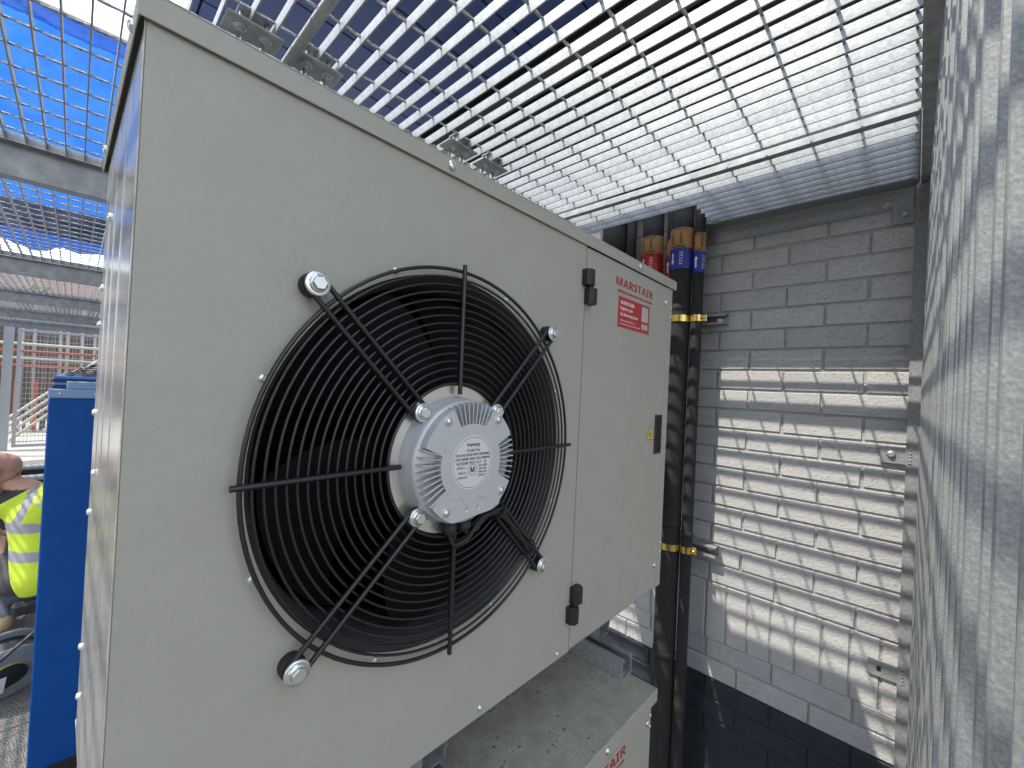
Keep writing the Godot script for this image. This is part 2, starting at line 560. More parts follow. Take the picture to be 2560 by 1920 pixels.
# ------------------------------------------------------------------ small hardware
func hex_bolt(parent: Node, at: Vector3, b := Basis.IDENTITY, r := 0.0075, washer := 0.0125, m: Material = null) -> void:
	var mm: Material = m if m else M.zinc
	var st := nst()
	lathe(st, [Vector2(washer, 0), Vector2(washer, 0.0016), Vector2(washer - 0.0006, 0.0022), Vector2(r * 1.25, 0.0022), Vector2(r * 1.2, 0.0034), Vector2(r * 0.9, 0.0042)], 28)
	prism(st, ngon(r, 6, 0.3), 0.003, 0.0085, 0.0009)
	put("bolt", st.commit(), mm, parent, at, b)

var _screw: ArrayMesh
func screw(parent: Node, at: Vector3, b := Basis.IDENTITY, s := 1.0, m: Material = null) -> void:
	if not _screw:
		var st := nst()
		lathe(st, [Vector2(0.0052, 0), Vector2(0.0052, 0.0012), Vector2(0.0045, 0.0026), Vector2(0.003, 0.0034), Vector2(0.0018, 0.0036), Vector2(0.0014, 0.0022), Vector2(0.0, 0.0022)], 18)
		cbox(st, Vector3(0, 0, 0.0025), Vector3(0.0048, 0.0011, 0.0012), 0.0002)
		_screw = st.commit()
	put("screw", _screw, m if m else M.zinc, parent, at, b.scaled(Vector3.ONE * s))

const FACE_L := Basis(Vector3(0, 0, 1), Vector3(0, 1, 0), Vector3(-1, 0, 0))    # +z turned to -x
const FACE_X := Basis(Vector3(0, 0, -1), Vector3(0, 1, 0), Vector3(1, 0, 0))    # +z turned to +x
const FACE_D := Basis(Vector3(1, 0, 0), Vector3(0, 0, 1), Vector3(0, -1, 0))    # +z turned to -y
const FACE_U := Basis(Vector3(1, 0, 0), Vector3(0, 0, -1), Vector3(0, 1, 0))    # +z turned to +y

# ------------------------------------------------------------------ the condensing units
const UW := 1.044
const UH := 0.775
const UD := 0.38
const AX := Vector2(0.3278, 0.3915)

func logo(parent: Node, at: Vector3, w := 0.177) -> void:
	var h := w * 0.098
	var bl := put("logo_backing", cboxm(Vector3(w * 1.06, h * 2.6, 0.0003), 0.0001), M.paint, parent, at + Vector3(w * 0.5, h * 0.2, 0.0001))
	var t := letters("MARSTAIR", w, h)
	if t: put("lettering", t, M.red_ink, bl, Vector3(-w * 0.5, -h * 0.2, 0.0002))
	t = letters("REFRIGERATION AND SPECIALIST AIR CONDITIONING", w * 0.93, h * 0.30)
	if t: put("lettering", t, M.red_ink, bl, Vector3(-w * 0.46, -h * 0.95, 0.0002))

func warranty_sticker(parent: Node, at: Vector3) -> void:
	var w := 0.149
	var h := 0.0655
	var s := put("warranty_sticker", cboxm(Vector3(w, h, 0.0004), 0.0001), M.red_sticker, parent, at + Vector3(w * 0.5, h * 0.5, 0.0002))
	var o := Vector3(-w * 0.5, -h * 0.5, 0.0002)
	for row in [["MARSTAIR", 0.010, 0.0500, 0.062, 0.0075], ["Register your", 0.010, 0.0365, 0.056, 0.0085], ["5yr Warranty Now", 0.010, 0.0235, 0.080, 0.0085], ["www.warranty.marstair.com", 0.010, 0.0135, 0.068, 0.0040], ["or scan the code to enter your details", 0.010, 0.0060, 0.092, 0.0040]]:
		var t := letters(row[0], row[3], row[4])
		if t: put("lettering", t, M.pale_ink, s, o + Vector3(row[1], row[2], 0))
	put("blank_patch", cboxm(Vector3(0.032, 0.034, 0.0002), 0.00005), M.pale_patch, s, o + Vector3(0.125, 0.0435, 0.0001))
	for k in 2:
		var st := nst()
		prism(st, ngon(0.0075, 24), 0, 0.0002)
		put("round_emblem", st.commit(), M.pale_patch, s, o + Vector3(0.117 + 0.0165 * k, 0.0145, 0))

func warning_triangle(parent: Node, at: Vector3) -> void:
	var st := nst()
	prism(st, PackedVector2Array([Vector2(-0.0205, 0), Vector2(0.0205, 0), Vector2(0, 0.0365)]), 0, 0.0003)
	var s := put("warning_sticker", st.commit(), M.ink, parent, at)
	st = nst()
	prism(st, PackedVector2Array([Vector2(-0.0178, 0.0016), Vector2(0.0178, 0.0016), Vector2(0, 0.0332)]), 0.0003, 0.0005)
	put("yellow_field", st.commit(), M.yellow_sticker, s)
	st = nst()
	prism(st, PackedVector2Array([Vector2(-0.0045, 0.0045), Vector2(0.0045, 0.0045), Vector2(0.0056, 0.010), Vector2(0.0035, 0.0135), Vector2(0.0032, 0.018), Vector2(0.0002, 0.0225), Vector2(-0.0008, 0.0165), Vector2(-0.0034, 0.0145), Vector2(-0.0056, 0.0095)]), 0.0005, 0.0007)
	put("flame_symbol", st.commit(), M.ink, s)
	st = nst()
	prism(st, PackedVector2Array([Vector2(-0.0018, 0.0058), Vector2(0.0018, 0.0058), Vector2(0.0024, 0.009), Vector2(0.0002, 0.0135), Vector2(-0.0022, 0.009)]), 0.0007, 0.0009)
	put("flame_heart", st.commit(), M.yellow_sticker, s)

func hinge(parent: Node, at: Vector3, flip := 1.0) -> void:
	# two black knuckles, one on each side of the door gap
	var h := put("hinge", null, M.black, parent, at)
	var st := nst()
	var up := PackedVector2Array([Vector2(-0.012, 0), Vector2(0.011, 0), Vector2(0.011, 0.011), Vector2(0.005, 0.018), Vector2(-0.006, 0.018), Vector2(-0.012, 0.011)])
	var b := Basis(Vector3(1, 0, 0), Vector3(0, 0, 1), Vector3(0, 1, 0))
	prism(st, up, 0.001, 0.031, 0.001, b, Vector3(-0.004 * flip, 0, 0))
	prism(st, up, -0.033, -0.003, 0.001, b, Vector3(0.006 * flip, 0, 0))
	lathe(st, [Vector2(0.006, -0.006), Vector2(0.006, 0.006)], 14, Vector3(0.001 * flip, 0, 0.009), FACE_U)
	h.mesh = st.commit()

func lid(u: Node3D, m: Material, mf: Material) -> MeshInstance3D:
	# folded tray: top sheet and a 24 mm skirt all round
	var x0 := -0.0045
	var x1 := UW + 0.0125
	var z1 := 0.0045
	var z0 := -UD - 0.008
	var yb := 0.7650
	var yt := 0.7885
	var st := nst()
	span(st, Vector3(x0, yt - 0.0016, z0), Vector3(x1, yt, z1), 0.0007)
	var l := done(st, "lid", m, u)
	st = nst()
	span(st, Vector3(x0, yb, z1 - 0.0016), Vector3(x1, yt - 0.0017, z1), 0.0006)
	put("lid_skirt", st.commit(), mf, l)
	st = nst()
	span(st, Vector3(x0, yb, z0), Vector3(x1, yt - 0.0017, z0 + 0.0016), 0.0006)
	put("lid_skirt", st.commit(), mf, l)
	for xs in [[x0, x0 + 0.0016], [x1 - 0.0016, x1]]:
		st = nst()
		span(st, Vector3(xs[0], yb, z0 + 0.0017), Vector3(xs[1], yt - 0.0017, z1 - 0.0017), 0.0006)
		put("lid_skirt", st.commit(), mf, l)
	for x in [0.304, 0.846]:
		screw(l, Vector3(x, 0.7765, z1), Basis(Vector3.BACK, 0.4 + x), 1.25)
	for z in [-0.035, -0.33]:
		screw(l, Vector3(x0, 0.7765, z), FACE_L, 1.0)
	return l

func casing(u: Node3D, stained := false) -> void:
	# door side, corner post, other walls
	var st := nst()
	span(st, Vector3(0.6385, 0.004, -0.0016), Vector3(1.0155, 0.7640, 0), 0.0007)
	var door := done(st, "access_door", M.paint, u)
	part_span("corner_post", Vector3(1.0172, 0.0, -0.03), Vector3(UW, 0.7705, -0.0004), M.paint, u, 0.0012)
	for y in [0.714, 0.692, 0.112, 0.089]:
		screw(u, Vector3(1.033, y, 0.0), Basis(Vector3.BACK, y * 20.0), 0.8)
	for p in [Vector2(1.002, 0.724), Vector2(1.002, 0.062)]:
		screw(door, Vector3(p.x, p.y, 0), Basis(Vector3.BACK, 0.3), 1.3)
	part_span("end_panel", Vector3(UW - 0.0015, 0.0, -UD), Vector3(UW, 0.7705, -0.0305), M.paint, u)
	part_span("base_tray", Vector3(0.0, 0.0, -UD), Vector3(UW - 0.002, 0.0015, -0.002), M.paint, u, 0.0004)
	part_span("partition", Vector3(0.637, 0.003, -UD + 0.02), Vector3(0.6384, 0.765, -0.002), M.inside, u, 0.0003)
	part_span("back_panel", Vector3(0.64, 0.002, -UD), Vector3(UW - 0.002, 0.77, -UD + 0.0015), M.paint, u, 0.0004)
	# door handle: recessed black cup
	var hd := put("door_handle", null, M.black, door, Vector3(0.988, 0.392, 0))
	st = nst()
	for s in [-1, 1]:
		cbox(st, Vector3(s * 0.0165, 0, 0.0012), Vector3(0.005, 0.097, 0.0032), 0.001)
		cbox(st, Vector3(0, s * 0.046, 0.0012), Vector3(0.028, 0.005, 0.0032), 0.001)
	hd.mesh = st.commit()
	put("handle_cup", cboxm(Vector3(0.029, 0.088, 0.0008), 0.0002), M.inside, door, Vector3(0.988, 0.392, 0.0006))
	hinge(door, Vector3(0.640, 0.688, 0.0), 1.0)
	hinge(door, Vector3(0.640, 0.092, 0.0), -1.0)
	logo(door, Vector3(0.7505, 0.7175, 0.0))
	warranty_sticker(door, Vector3(0.7635, 0.631, 0.0))
	warning_triangle(door, Vector3(0.9465, 0.380, 0.0))

func fan_assembly(u: Node3D) -> void:
	var st := nst()
	holed(st, Vector2(0.0015, 0.0), Vector2(0.6362, 0.7705), AX, 0.2415, -0.0015, 0.0)
	var fp := done(st, "fan_panel", M.paint, u)
	for p in [Vector2(0.600, 0.0115), Vector2(0.4095, 0.0135), Vector2(0.08, 0.0125)]:
		screw(fp, Vector3(p.x, p.y, 0), Basis(Vector3.BACK, p.x * 9.0), 0.95)
	for k in 8:
		var a := deg_to_rad(22.5 + 45.0 * k)
		screw(fp, Vector3(AX.x + cos(a) * 0.2495, AX.y + sin(a) * 0.2495, 0), Basis(Vector3.BACK, a), 0.8)
	# bell mouth
	st = nst()
	lathe(st, [Vector2(0.2411, -0.0016), Vector2(0.2385, -0.006), Vector2(0.2340, -0.014), Vector2(0.2310, -0.026), Vector2(0.2300, -0.10), Vector2(0.2330, -0.105)], 72, Vector3(AX.x, AX.y, 0))
	done(st, "bell_mouth", M.shroud, u)
	# inside: coil with its fins, side coil
	st = nst()
	for k in 46:
		span(st, Vector3(0.012, 0.012 + k * 0.0163, -UD + 0.03), Vector3(0.632, 0.0135 + k * 0.0163, -UD + 0.062), 0.0003)
	span(st, Vector3(0.012, 0.005, -UD + 0.022), Vector3(0.632, 0.76, -UD + 0.03), 0.0005)
	done(st, "coil", M.coil, u)
	part_span("coil_frame", Vector3(0.004, 0.003, -UD + 0.01), Vector3(0.012, 0.765, -0.05), M.inside, u, 0.0005)
	# blades
	var hubz := -0.045
	for k in 5:
		st = nst()
		var a0 := TAU * k / 5.0 + 0.35
		var nr := 8
		var na := 8
		var pt := func(i: int, j: int) -> Vector3:
			var r := lerpf(0.088, 0.224, float(i) / nr)
			var sweep := 0.34 * pow(float(i) / nr, 1.6)
			var t := float(j) / na
			var a := a0 + sweep + t * lerpf(0.95, 0.98, float(i) / nr)
			return Vector3(AX.x + cos(a) * r, AX.y + sin(a) * r, -0.028 - 0.055 * t + 0.012 * sin(PI * t))
		for i in nr:
			for j in na:
				var p := [pt.call(i, j), pt.call(i + 1, j), pt.call(i + 1, j + 1), pt.call(i, j + 1)]
				var n: Vector3 = (p[1] - p[0]).cross(p[3] - p[0]).normalized()
				if n.z < 0: n = -n
				squad(st, p, [n, n, n, n])
		done(st, "fan_blade", M.blade, u)
	st = nst()
	lathe(st, [Vector2(0.0, -0.085), Vector2(0.088, -0.085), Vector2(0.092, -0.02), Vector2(0.086, -0.006)], 40, Vector3(AX.x, AX.y, 0))
	done(st, "fan_hub", M.blade, u)
	# guard
	var g := Node3D.new()
	g.name = "fan_guard"
	u.add_child(g)
	g.position = Vector3(AX.x, AX.y, 0)
	var n_rings := 15
	for k in n_rings + 1:
		var r := 0.2486 if k == n_rings else lerpf(0.1005, 0.2385, k / 14.0)
		var wr := 0.0024 if k == n_rings else (0.0022 if k == 0 else 0.0016)
		var path := []
		for i in 96: path.append(Vector3(cos(TAU * i / 96.0) * r, sin(TAU * i / 96.0) * r, 0.0135))
		put("guard_ring", tubem(path, wr, 6, true), M.wire, g)
	for k in 4:
		var a := PI * 0.5 * k + 0.012
		put("spoke", tubem([bent(a) * 0.086 + Vector3(0, 0, 0.0175), bent(a) * 0.257 + Vector3(0, 0, 0.0175)], 0.0031, 8), M.wire, g)
	for k in 4:
		var a := PI * 0.25 + PI * 0.5 * k
		var d := bent(a)
		var sd := Vector3(-d.y, d.x, 0)
		var path := []
		var hw := 0.0092
		var r0 := 0.089
		var r1 := 0.271
		for i in 9:
			var t := PI * i / 8.0
			path.append(d * (r1 + sin(t) * hw) + sd * (cos(t) * hw) + Vector3(0, 0, 0.0150))
		for i in range(1, 6): path.append(d * lerpf(r1, r0, i / 6.0) - sd * hw + Vector3(0, 0, lerpf(0.0150, 0.0205, i / 6.0)))
		for i in 9:
			var t := PI + PI * i / 8.0
			path.append(d * (r0 + sin(t) * hw) + sd * (cos(t) * hw) + Vector3(0, 0, 0.0205))
		for i in range(1, 6): path.append(d * lerpf(r0, r1, i / 6.0) + sd * hw + Vector3(0, 0, lerpf(0.0205, 0.0150, i / 6.0)))
		put("arm", tubem(path, 0.0030, 8, true), M.wire, g)
		var st2 := nst()
		lathe(st2, [Vector2(0.0122, 0.0), Vector2(0.0126, 0.002), Vector2(0.0126, 0.010), Vector2(0.0118, 0.012), Vector2(0.006, 0.012)], 24)
		put("rubber_mount", st2.commit(), M.rubber, g, d * r1)
		hex_bolt(g, d * r1 + Vector3(0, 0, 0.0182), Basis(Vector3.BACK, a * 1.7))
		hex_bolt(g, d * r0 + Vector3(0, 0, 0.0238), Basis(Vector3.BACK, a * 2.3), 0.0072, 0.0115)
	# mounting plate
	st = nst()
	lathe(st, [Vector2(0.081, 0.0085), Vector2(0.0975, 0.0085), Vector2(0.0975, 0.0060), Vector2(0.081, 0.0060)], 64)
	put("mounting_ring", st.commit(), M.bright_plate, g)
	motor(u)

func motor(u: Node3D) -> void:
	var c := Vector3(AX.x, AX.y, 0)
	var st := nst()
	lathe(st, [Vector2(0.0835, 0.004), Vector2(0.0835, 0.0085), Vector2(0.0818, 0.0105), Vector2(0.0800, 0.029), Vector2(0.0785, 0.0335), Vector2(0.0760, 0.0355), Vector2(0.0, 0.0355)], 72)
	var m := put("motor", st.commit(), M.cast_side, u, c)
	# front cover: a disc with three finned notches and a flat at the foot
	var poly := PackedVector2Array()
	var secs := [[66.0, 117.0], [163.0, 219.0], [-22.0, 27.0]]
	var inside := func(d: float) -> bool:
		for s in secs:
			var q := fposmod(d - s[0], 360.0)
			if q < s[1] - s[0]: return true
		return false
	var a := -180.0
	while a < 180.0:
		var r := 0.0765
		if inside.call(a): r = 0.0500
		else:
			var q := fposmod(a + 85.0 + 180.0, 360.0) - 180.0
			if absf(q) < 34.0: r = minf(r, 0.0690 / cos(deg_to_rad(q)))
		poly.append(Vector2(cos(deg_to_rad(a)), sin(deg_to_rad(a))) * r)
		a += 3.0
	st = nst()
	prism(st, poly, 0.0350, 0.0477, 0.0)
	put("front_cover", st.commit(), M.cast, m)
	for s in secs:
		for k in 9:
			var t := deg_to_rad(lerpf(s[0] + 1.5, s[1] - 1.5, k / 8.0))
			var f := put("cooling_fin", cboxm(Vector3(0.0275, 0.0017, 0.0135), 0.0005), M.cast, m, bent(t) * 0.0635 + Vector3(0, 0, 0.0405))
			f.rotation.z = t
	# raised web lines and dimples
	for d in [128.0, 52.0, 235.0, -38.0]:
		var t := deg_to_rad(d)
		st = nst()
		lathe(st, [Vector2(0.0065, 0.0), Vector2(0.0065, 0.0012), Vector2(0.0058, 0.0018), Vector2(0.0, 0.0018)], 18)
		put("screw_boss", st.commit(), M.cast, m, bent(t) * 0.0685 + Vector3(0, 0, 0.0470))
		screw(m, bent(t) * 0.0685 + Vector3(0, 0, 0.0487), Basis(Vector3.BACK, t), 0.85, M.zinc)
	for d in [132.0, 46.0, 243.0, -30.0]:
		var t := deg_to_rad(d)
		st = nst()
		lathe(st, [Vector2(0.0026, 0.0), Vector2(0.0022, 0.0007), Vector2(0.0, 0.0007)], 12)
		put("dimple", st.commit(), M.cast, m, bent(t) * 0.0575 + Vector3(0, 0, 0.0476))
	for x in [-0.008, 0.012]:
		st = nst()
		lathe(st, [Vector2(0.0052, 0.0), Vector2(0.0047, 0.0006), Vector2(0.0040, 0.0006), Vector2(0.0037, 0.0002), Vector2(0.0, 0.0002)], 18)
		put("cover_plug", st.commit(), M.cast, m, Vector3(x, -0.0585, 0.0476))
	# wavy raised rib round the label
	var rib := []
	for i in 60:
		var t := deg_to_rad(-140.0 + i * 1.9)
		var rr := 0.049 + 0.0045 * sin(i * 0.33)
		rib.append(bent(t) * rr + Vector3(0, 0, 0.0478))
	put("rib", tubem(rib, 0.0007, 5), M.cast, m)
	var rib2 := []
	for i in 24:
		var t := deg_to_rad(122.0 + i * 1.7)
		rib2.append(bent(t) * (0.047 + 0.003 * sin(i * 0.4)) + Vector3(0, 0, 0.0478))
	put("rib", tubem(rib2, 0.0007, 5), M.cast, m)
	# rating label
	st = nst()
	prism(st, ngon(0.0345, 48), 0.0, 0.0005)
	var lb := put("rating_label", st.commit(), M.white_label, m, Vector3(0.0, 0.001, 0.0477))
	var ring := []
	for i in 48: ring.append(bent(TAU * i / 48.0) * 0.0320 + Vector3(0, 0, 0.0004))
	put("printed_circle", tubem(ring, 0.00035, 4, true), M.ink, lb)
	ring = []
	for i in 32: ring.append(bent(TAU * i / 32.0) * 0.0068 + Vector3(0, -0.0095, 0.0004))
	put("printed_circle", tubem(ring, 0.00035, 4, true), M.ink, lb)
	for row in [["boyoung", -0.0105, 0.0195, 0.021, 0.0055, false], ["EC Axial  Fan", -0.0110, 0.0140, 0.022, 0.0036, true], ["BY2EC450 102/50-1PSPE E050060002", -0.0285, 0.0080, 0.057, 0.0036, true], ["230V 50/60Hz 430W 2.95A 1400RPM", -0.0290, 0.0030, 0.058, 0.0036, true], ["6475RPM  IP54  CL.F    CE", -0.0265, -0.0020, 0.050, 0.0036, true], ["M", -0.0034, -0.0125, 0.0068, 0.0066, false], ["Brown: L", -0.0255, -0.0060, 0.012, 0.0018, true], ["Blue: N", -0.0225, -0.0125, 0.010, 0.0018, true], ["Yellow/Green: PE", -0.0245, -0.0185, 0.016, 0.0018, true], ["Red: +10VDC", 0.0105, -0.0055, 0.015, 0.0018, true], ["Blue: VSP", 0.0115, -0.0095, 0.012, 0.0018, true], ["Black: GND", 0.0115, -0.0138, 0.013, 0.0018, true], ["White: FG", 0.0110, -0.0180, 0.012, 0.0018, true]]:
		var t := letters(row[0], row[3], row[4], row[5])
		if t: put("lettering", t, M.ink, lb, Vector3(row[1], row[2], 0.0005))
	for l in [[-0.027, -0.0068, -0.0065, -0.0075], [-0.0245, -0.0133, -0.0067, -0.0115], [-0.0245, -0.0193, -0.0045, -0.0145], [0.026, -0.0062, 0.0045, -0.0050], [0.0265, -0.0102, 0.0065, -0.0085], [0.0265, -0.0145, 0.0065, -0.0110], [0.0245, -0.0187, 0.0050, -0.0140]]:
		put("printed_line", tubem([Vector3(l[0], l[1], 0.0005), Vector3(lerpf(l[0], l[2], 0.75), l[1], 0.0005), Vector3(l[2], l[3], 0.0005)], 0.0002, 4), M.ink, lb)
	# cable glands and the cable tied along one arm
	for x in [-0.010, 0.014]:
		st = nst()
		var b := FACE_D
		lathe(st, [Vector2(0.0095, 0.0), Vector2(0.0095, 0.012), Vector2(0.0105, 0.012), Vector2(0.0105, 0.020), Vector2(0.008, 0.025), Vector2(0.0, 0.025)], 12, Vector3.ZERO, b, 0.9)
		put("cable_gland", st.commit(), M.black, m, Vector3(x, -0.070, 0.020))
	var e := bent(-PI * 0.25)
	var s2 := bent(PI * 0.25)
	for k in 2:
		var pth := []
		var ctl := [Vector3(-0.010 + 0.024 * k, -0.094, 0.020), Vector3(-0.004 + 0.026 * k, -0.112 + 0.010 * k, 0.022), Vector3(0.016 + 0.018 * k, -0.108 + 0.012 * k, 0.026), Vector3(0.040 + 0.006 * k, -0.084 + 0.004 * k, 0.026), e * 0.112 + s2 * (0.004 - 0.008 * k) + Vector3(0, 0, 0.024), e * 0.17 + s2 * (-0.003 + 0.006 * k) + Vector3(0, 0, 0.022), e * 0.225 + s2 * (0.004 - 0.008 * k) + Vector3(0, 0, 0.019), e * 0.256 + s2 * 0.014 + Vector3(0, 0, 0.008), e * 0.250 + s2 * 0.020 + Vector3(0, 0, -0.006)]
		var cv := Curve3D.new()
		for i in ctl.size():
			var tg: Vector3 = (ctl[min(i + 1, ctl.size() - 1)] - ctl[max(i - 1, 0)]) / 6.0
			cv.add_point(ctl[i], -tg, tg)
		for i in 40: pth.append(cv.sample_baked(cv.get_baked_length() * i / 39.0))
		put("motor_cable", tubem(pth, 0.0032, 7), M.rubber, m)
	for r in [0.115, 0.215]:
		st = nst()
		lathe(st, [Vector2(0.0135, -0.002), Vector2(0.0135, 0.002), Vector2(0.0118, 0.002), Vector2(0.0118, -0.002), Vector2(0.0135, -0.002)], 18)
		put("cable_tie", st.commit(), M.black, m, e * r + Vector3(0, 0, 0.019), Basis(e, Vector3(0, 0, 1), e.cross(Vector3(0, 0, 1))) * Basis(Vector3(0, 1, 0), Vector3(0, 0, 1), Vector3(1, 0, 0)))

func foot(u: Node3D, x: float, z: float) -> void:
	# folded sheet foot, wider above than below
	var st := nst()
	var poly := PackedVector2Array([Vector2(-0.036, 0.0), Vector2(-0.027, -0.072), Vector2(0.027, -0.072), Vector2(0.036, 0.0)])
	prism(st, poly, -0.0015, 0.0, 0.0, FACE_L, Vector3(x - 0.022, 0, z))
	prism(st, poly, -0.0015, 0.0, 0.0, FACE_L, Vector3(x + 0.022, 0, z))
	span(st, Vector3(x - 0.022, -0.0735, z - 0.027), Vector3(x + 0.022, -0.072, z + 0.027), 0.0005)
	done(st, "foot", M.galv_dull, u)

func unit_upper() -> void:
	var o := Vector3(0.0342, -0.489, -0.446)
	o = Basis(Vector3.UP, UNIT_TURN) * o
	var u := thing("condensing_unit", "grey condensing unit with black round fan guard and silver fan motor, above the lower unit", "condensing unit", o, UNIT_TURN)
	casing(u)
	fan_assembly(u)
	# left side: bright folded return with its screws
	var st := nst()
	span(st, Vector3(0.0, 0.0, -0.355), Vector3(0.0014, 0.7600, -0.0016), 0.0005)
	var sp := done(st, "side_panel", M.side, u)
	for x in [-0.10, -0.19, -0.27]:
		part_span("pressed_rib", Vector3(-0.0006, 0.002, x - 0.0012), Vector3(0.0002, 0.748, x + 0.0012), M.side, sp, 0.0003)
	for p in [Vector2(0.672, -0.26), Vector2(0.595, -0.33), Vector2(0.548, -0.345), Vector2(0.43, -0.34), Vector2(0.36, -0.28), Vector2(0.30, -0.33), Vector2(0.12, -0.34), Vector2(0.06, -0.33)]:
		screw(sp, Vector3(0.0, p.x, p.y), FACE_L, 0.85)
	part_span("corner_fold", Vector3(0.0, 0.0, -0.0015), Vector3(0.0014, 0.7705, 0.0), M.paint, u, 0.0006)
	lid(u, M.paint, M.paint)
	for x in [0.36, 0.84]:
		for z in [-0.07, -0.32]: foot(u, x, z)

func unit_lower() -> void:
	var w := 1.06
	var h := 0.93
	var d := 0.42
	var u := thing("condensing_unit", "lower grey condensing unit with a mould-stained top, under the fan unit", "condensing unit", Vector3(-0.206, GROUND + 0.07, -0.364))
	part_span("casing", Vector3(0.004, 0.0, -d), Vector3(w - 0.008, h - 0.022, -0.008), M.paint, u, 0.0015)
	var st := nst()
	var yt := 1.0 - 0.07
	span(st, Vector3(0, yt - 0.0016, -d - 0.004), Vector3(w, yt, 0), 0.0007)
	var l := done(st, "lid", M.paint_stained, u)
	part_span("lid_skirt", Vector3(0, yt - 0.026, -0.0016), Vector3(w, yt - 0.0017, 0), M.paint, l, 0.0005)
	part_span("lid_skirt", Vector3(w - 0.0016, yt - 0.026, -d - 0.002), Vector3(w, yt - 0.0017, -0.0018), M.paint, l, 0.0005)
	part_span("lid_skirt", Vector3(0, yt - 0.026, -d - 0.002), Vector3(0.0016, yt - 0.0017, -0.0018), M.paint, l, 0.0005)
	for x in [0.50, 0.865]: screw(l, Vector3(x, yt - 0.013, 0), Basis(Vector3.BACK, 0.5), 1.25)
	part_span("access_door", Vector3(0.655, 0.01, -0.008), Vector3(1.018, yt - 0.030, -0.0065), M.paint, u, 0.0005)
	screw(u, Vector3(1.035, yt - 0.062, -0.008), Basis(Vector3.BACK, 0.5), 1.2)
	for y in [0.052, 0.074]: screw(u, Vector3(1.046, yt - y, -0.008), Basis.IDENTITY, 0.75)
	logo(u, Vector3(0.768, yt - 0.067, -0.0064))
	warranty_sticker(u, Vector3(0.782, yt - 0.152, -0.0064))
	for x in [0.10, 0.90]:
		part_span("foot", Vector3(x, -0.07, -d + 0.02), Vector3(x + 0.06, -0.0005, -0.02), M.galv_dull, u, 0.002)

func strut_mesh(len_: float) -> ArrayMesh:
	# 41 mm channel along z, open upwards, with turned-in lips
	var st := nst()
	var h := 0.0205
	var t := 0.0025
	span(st, Vector3(-h, 0, 0), Vector3(h, t, len_), 0.0006)
	for s in [-1, 1]:
		span(st, Vector3(s * h, t, 0), Vector3(s * (h - t), 0.041, len_), 0.0006)
		span(st, Vector3(s * (h - t), 0.041 - t, 0), Vector3(s * (h - 0.0095), 0.041, len_), 0.0006)
		span(st, Vector3(s * (h - 0.0095), 0.033, 0), Vector3(s * (h - 0.0095 + t), 0.0409 - t, len_), 0.0005)
	return st.commit()

func struts_under_unit() -> void:
	var mesh := strut_mesh(0.36)
	var spots := [[0.388, "galvanised strut channel under the fan unit's left foot", -0.875 + 0.06], [0.838, "galvanised strut channel poking out under the fan unit's door end", -0.785]]
	for s in spots:
		var t := thing("strut_channel", s[1], "channel", Vector3(s[0], -0.6, s[2]), 0.0, "channels carrying the fan unit")
		put("channel", mesh, M.galv, t)

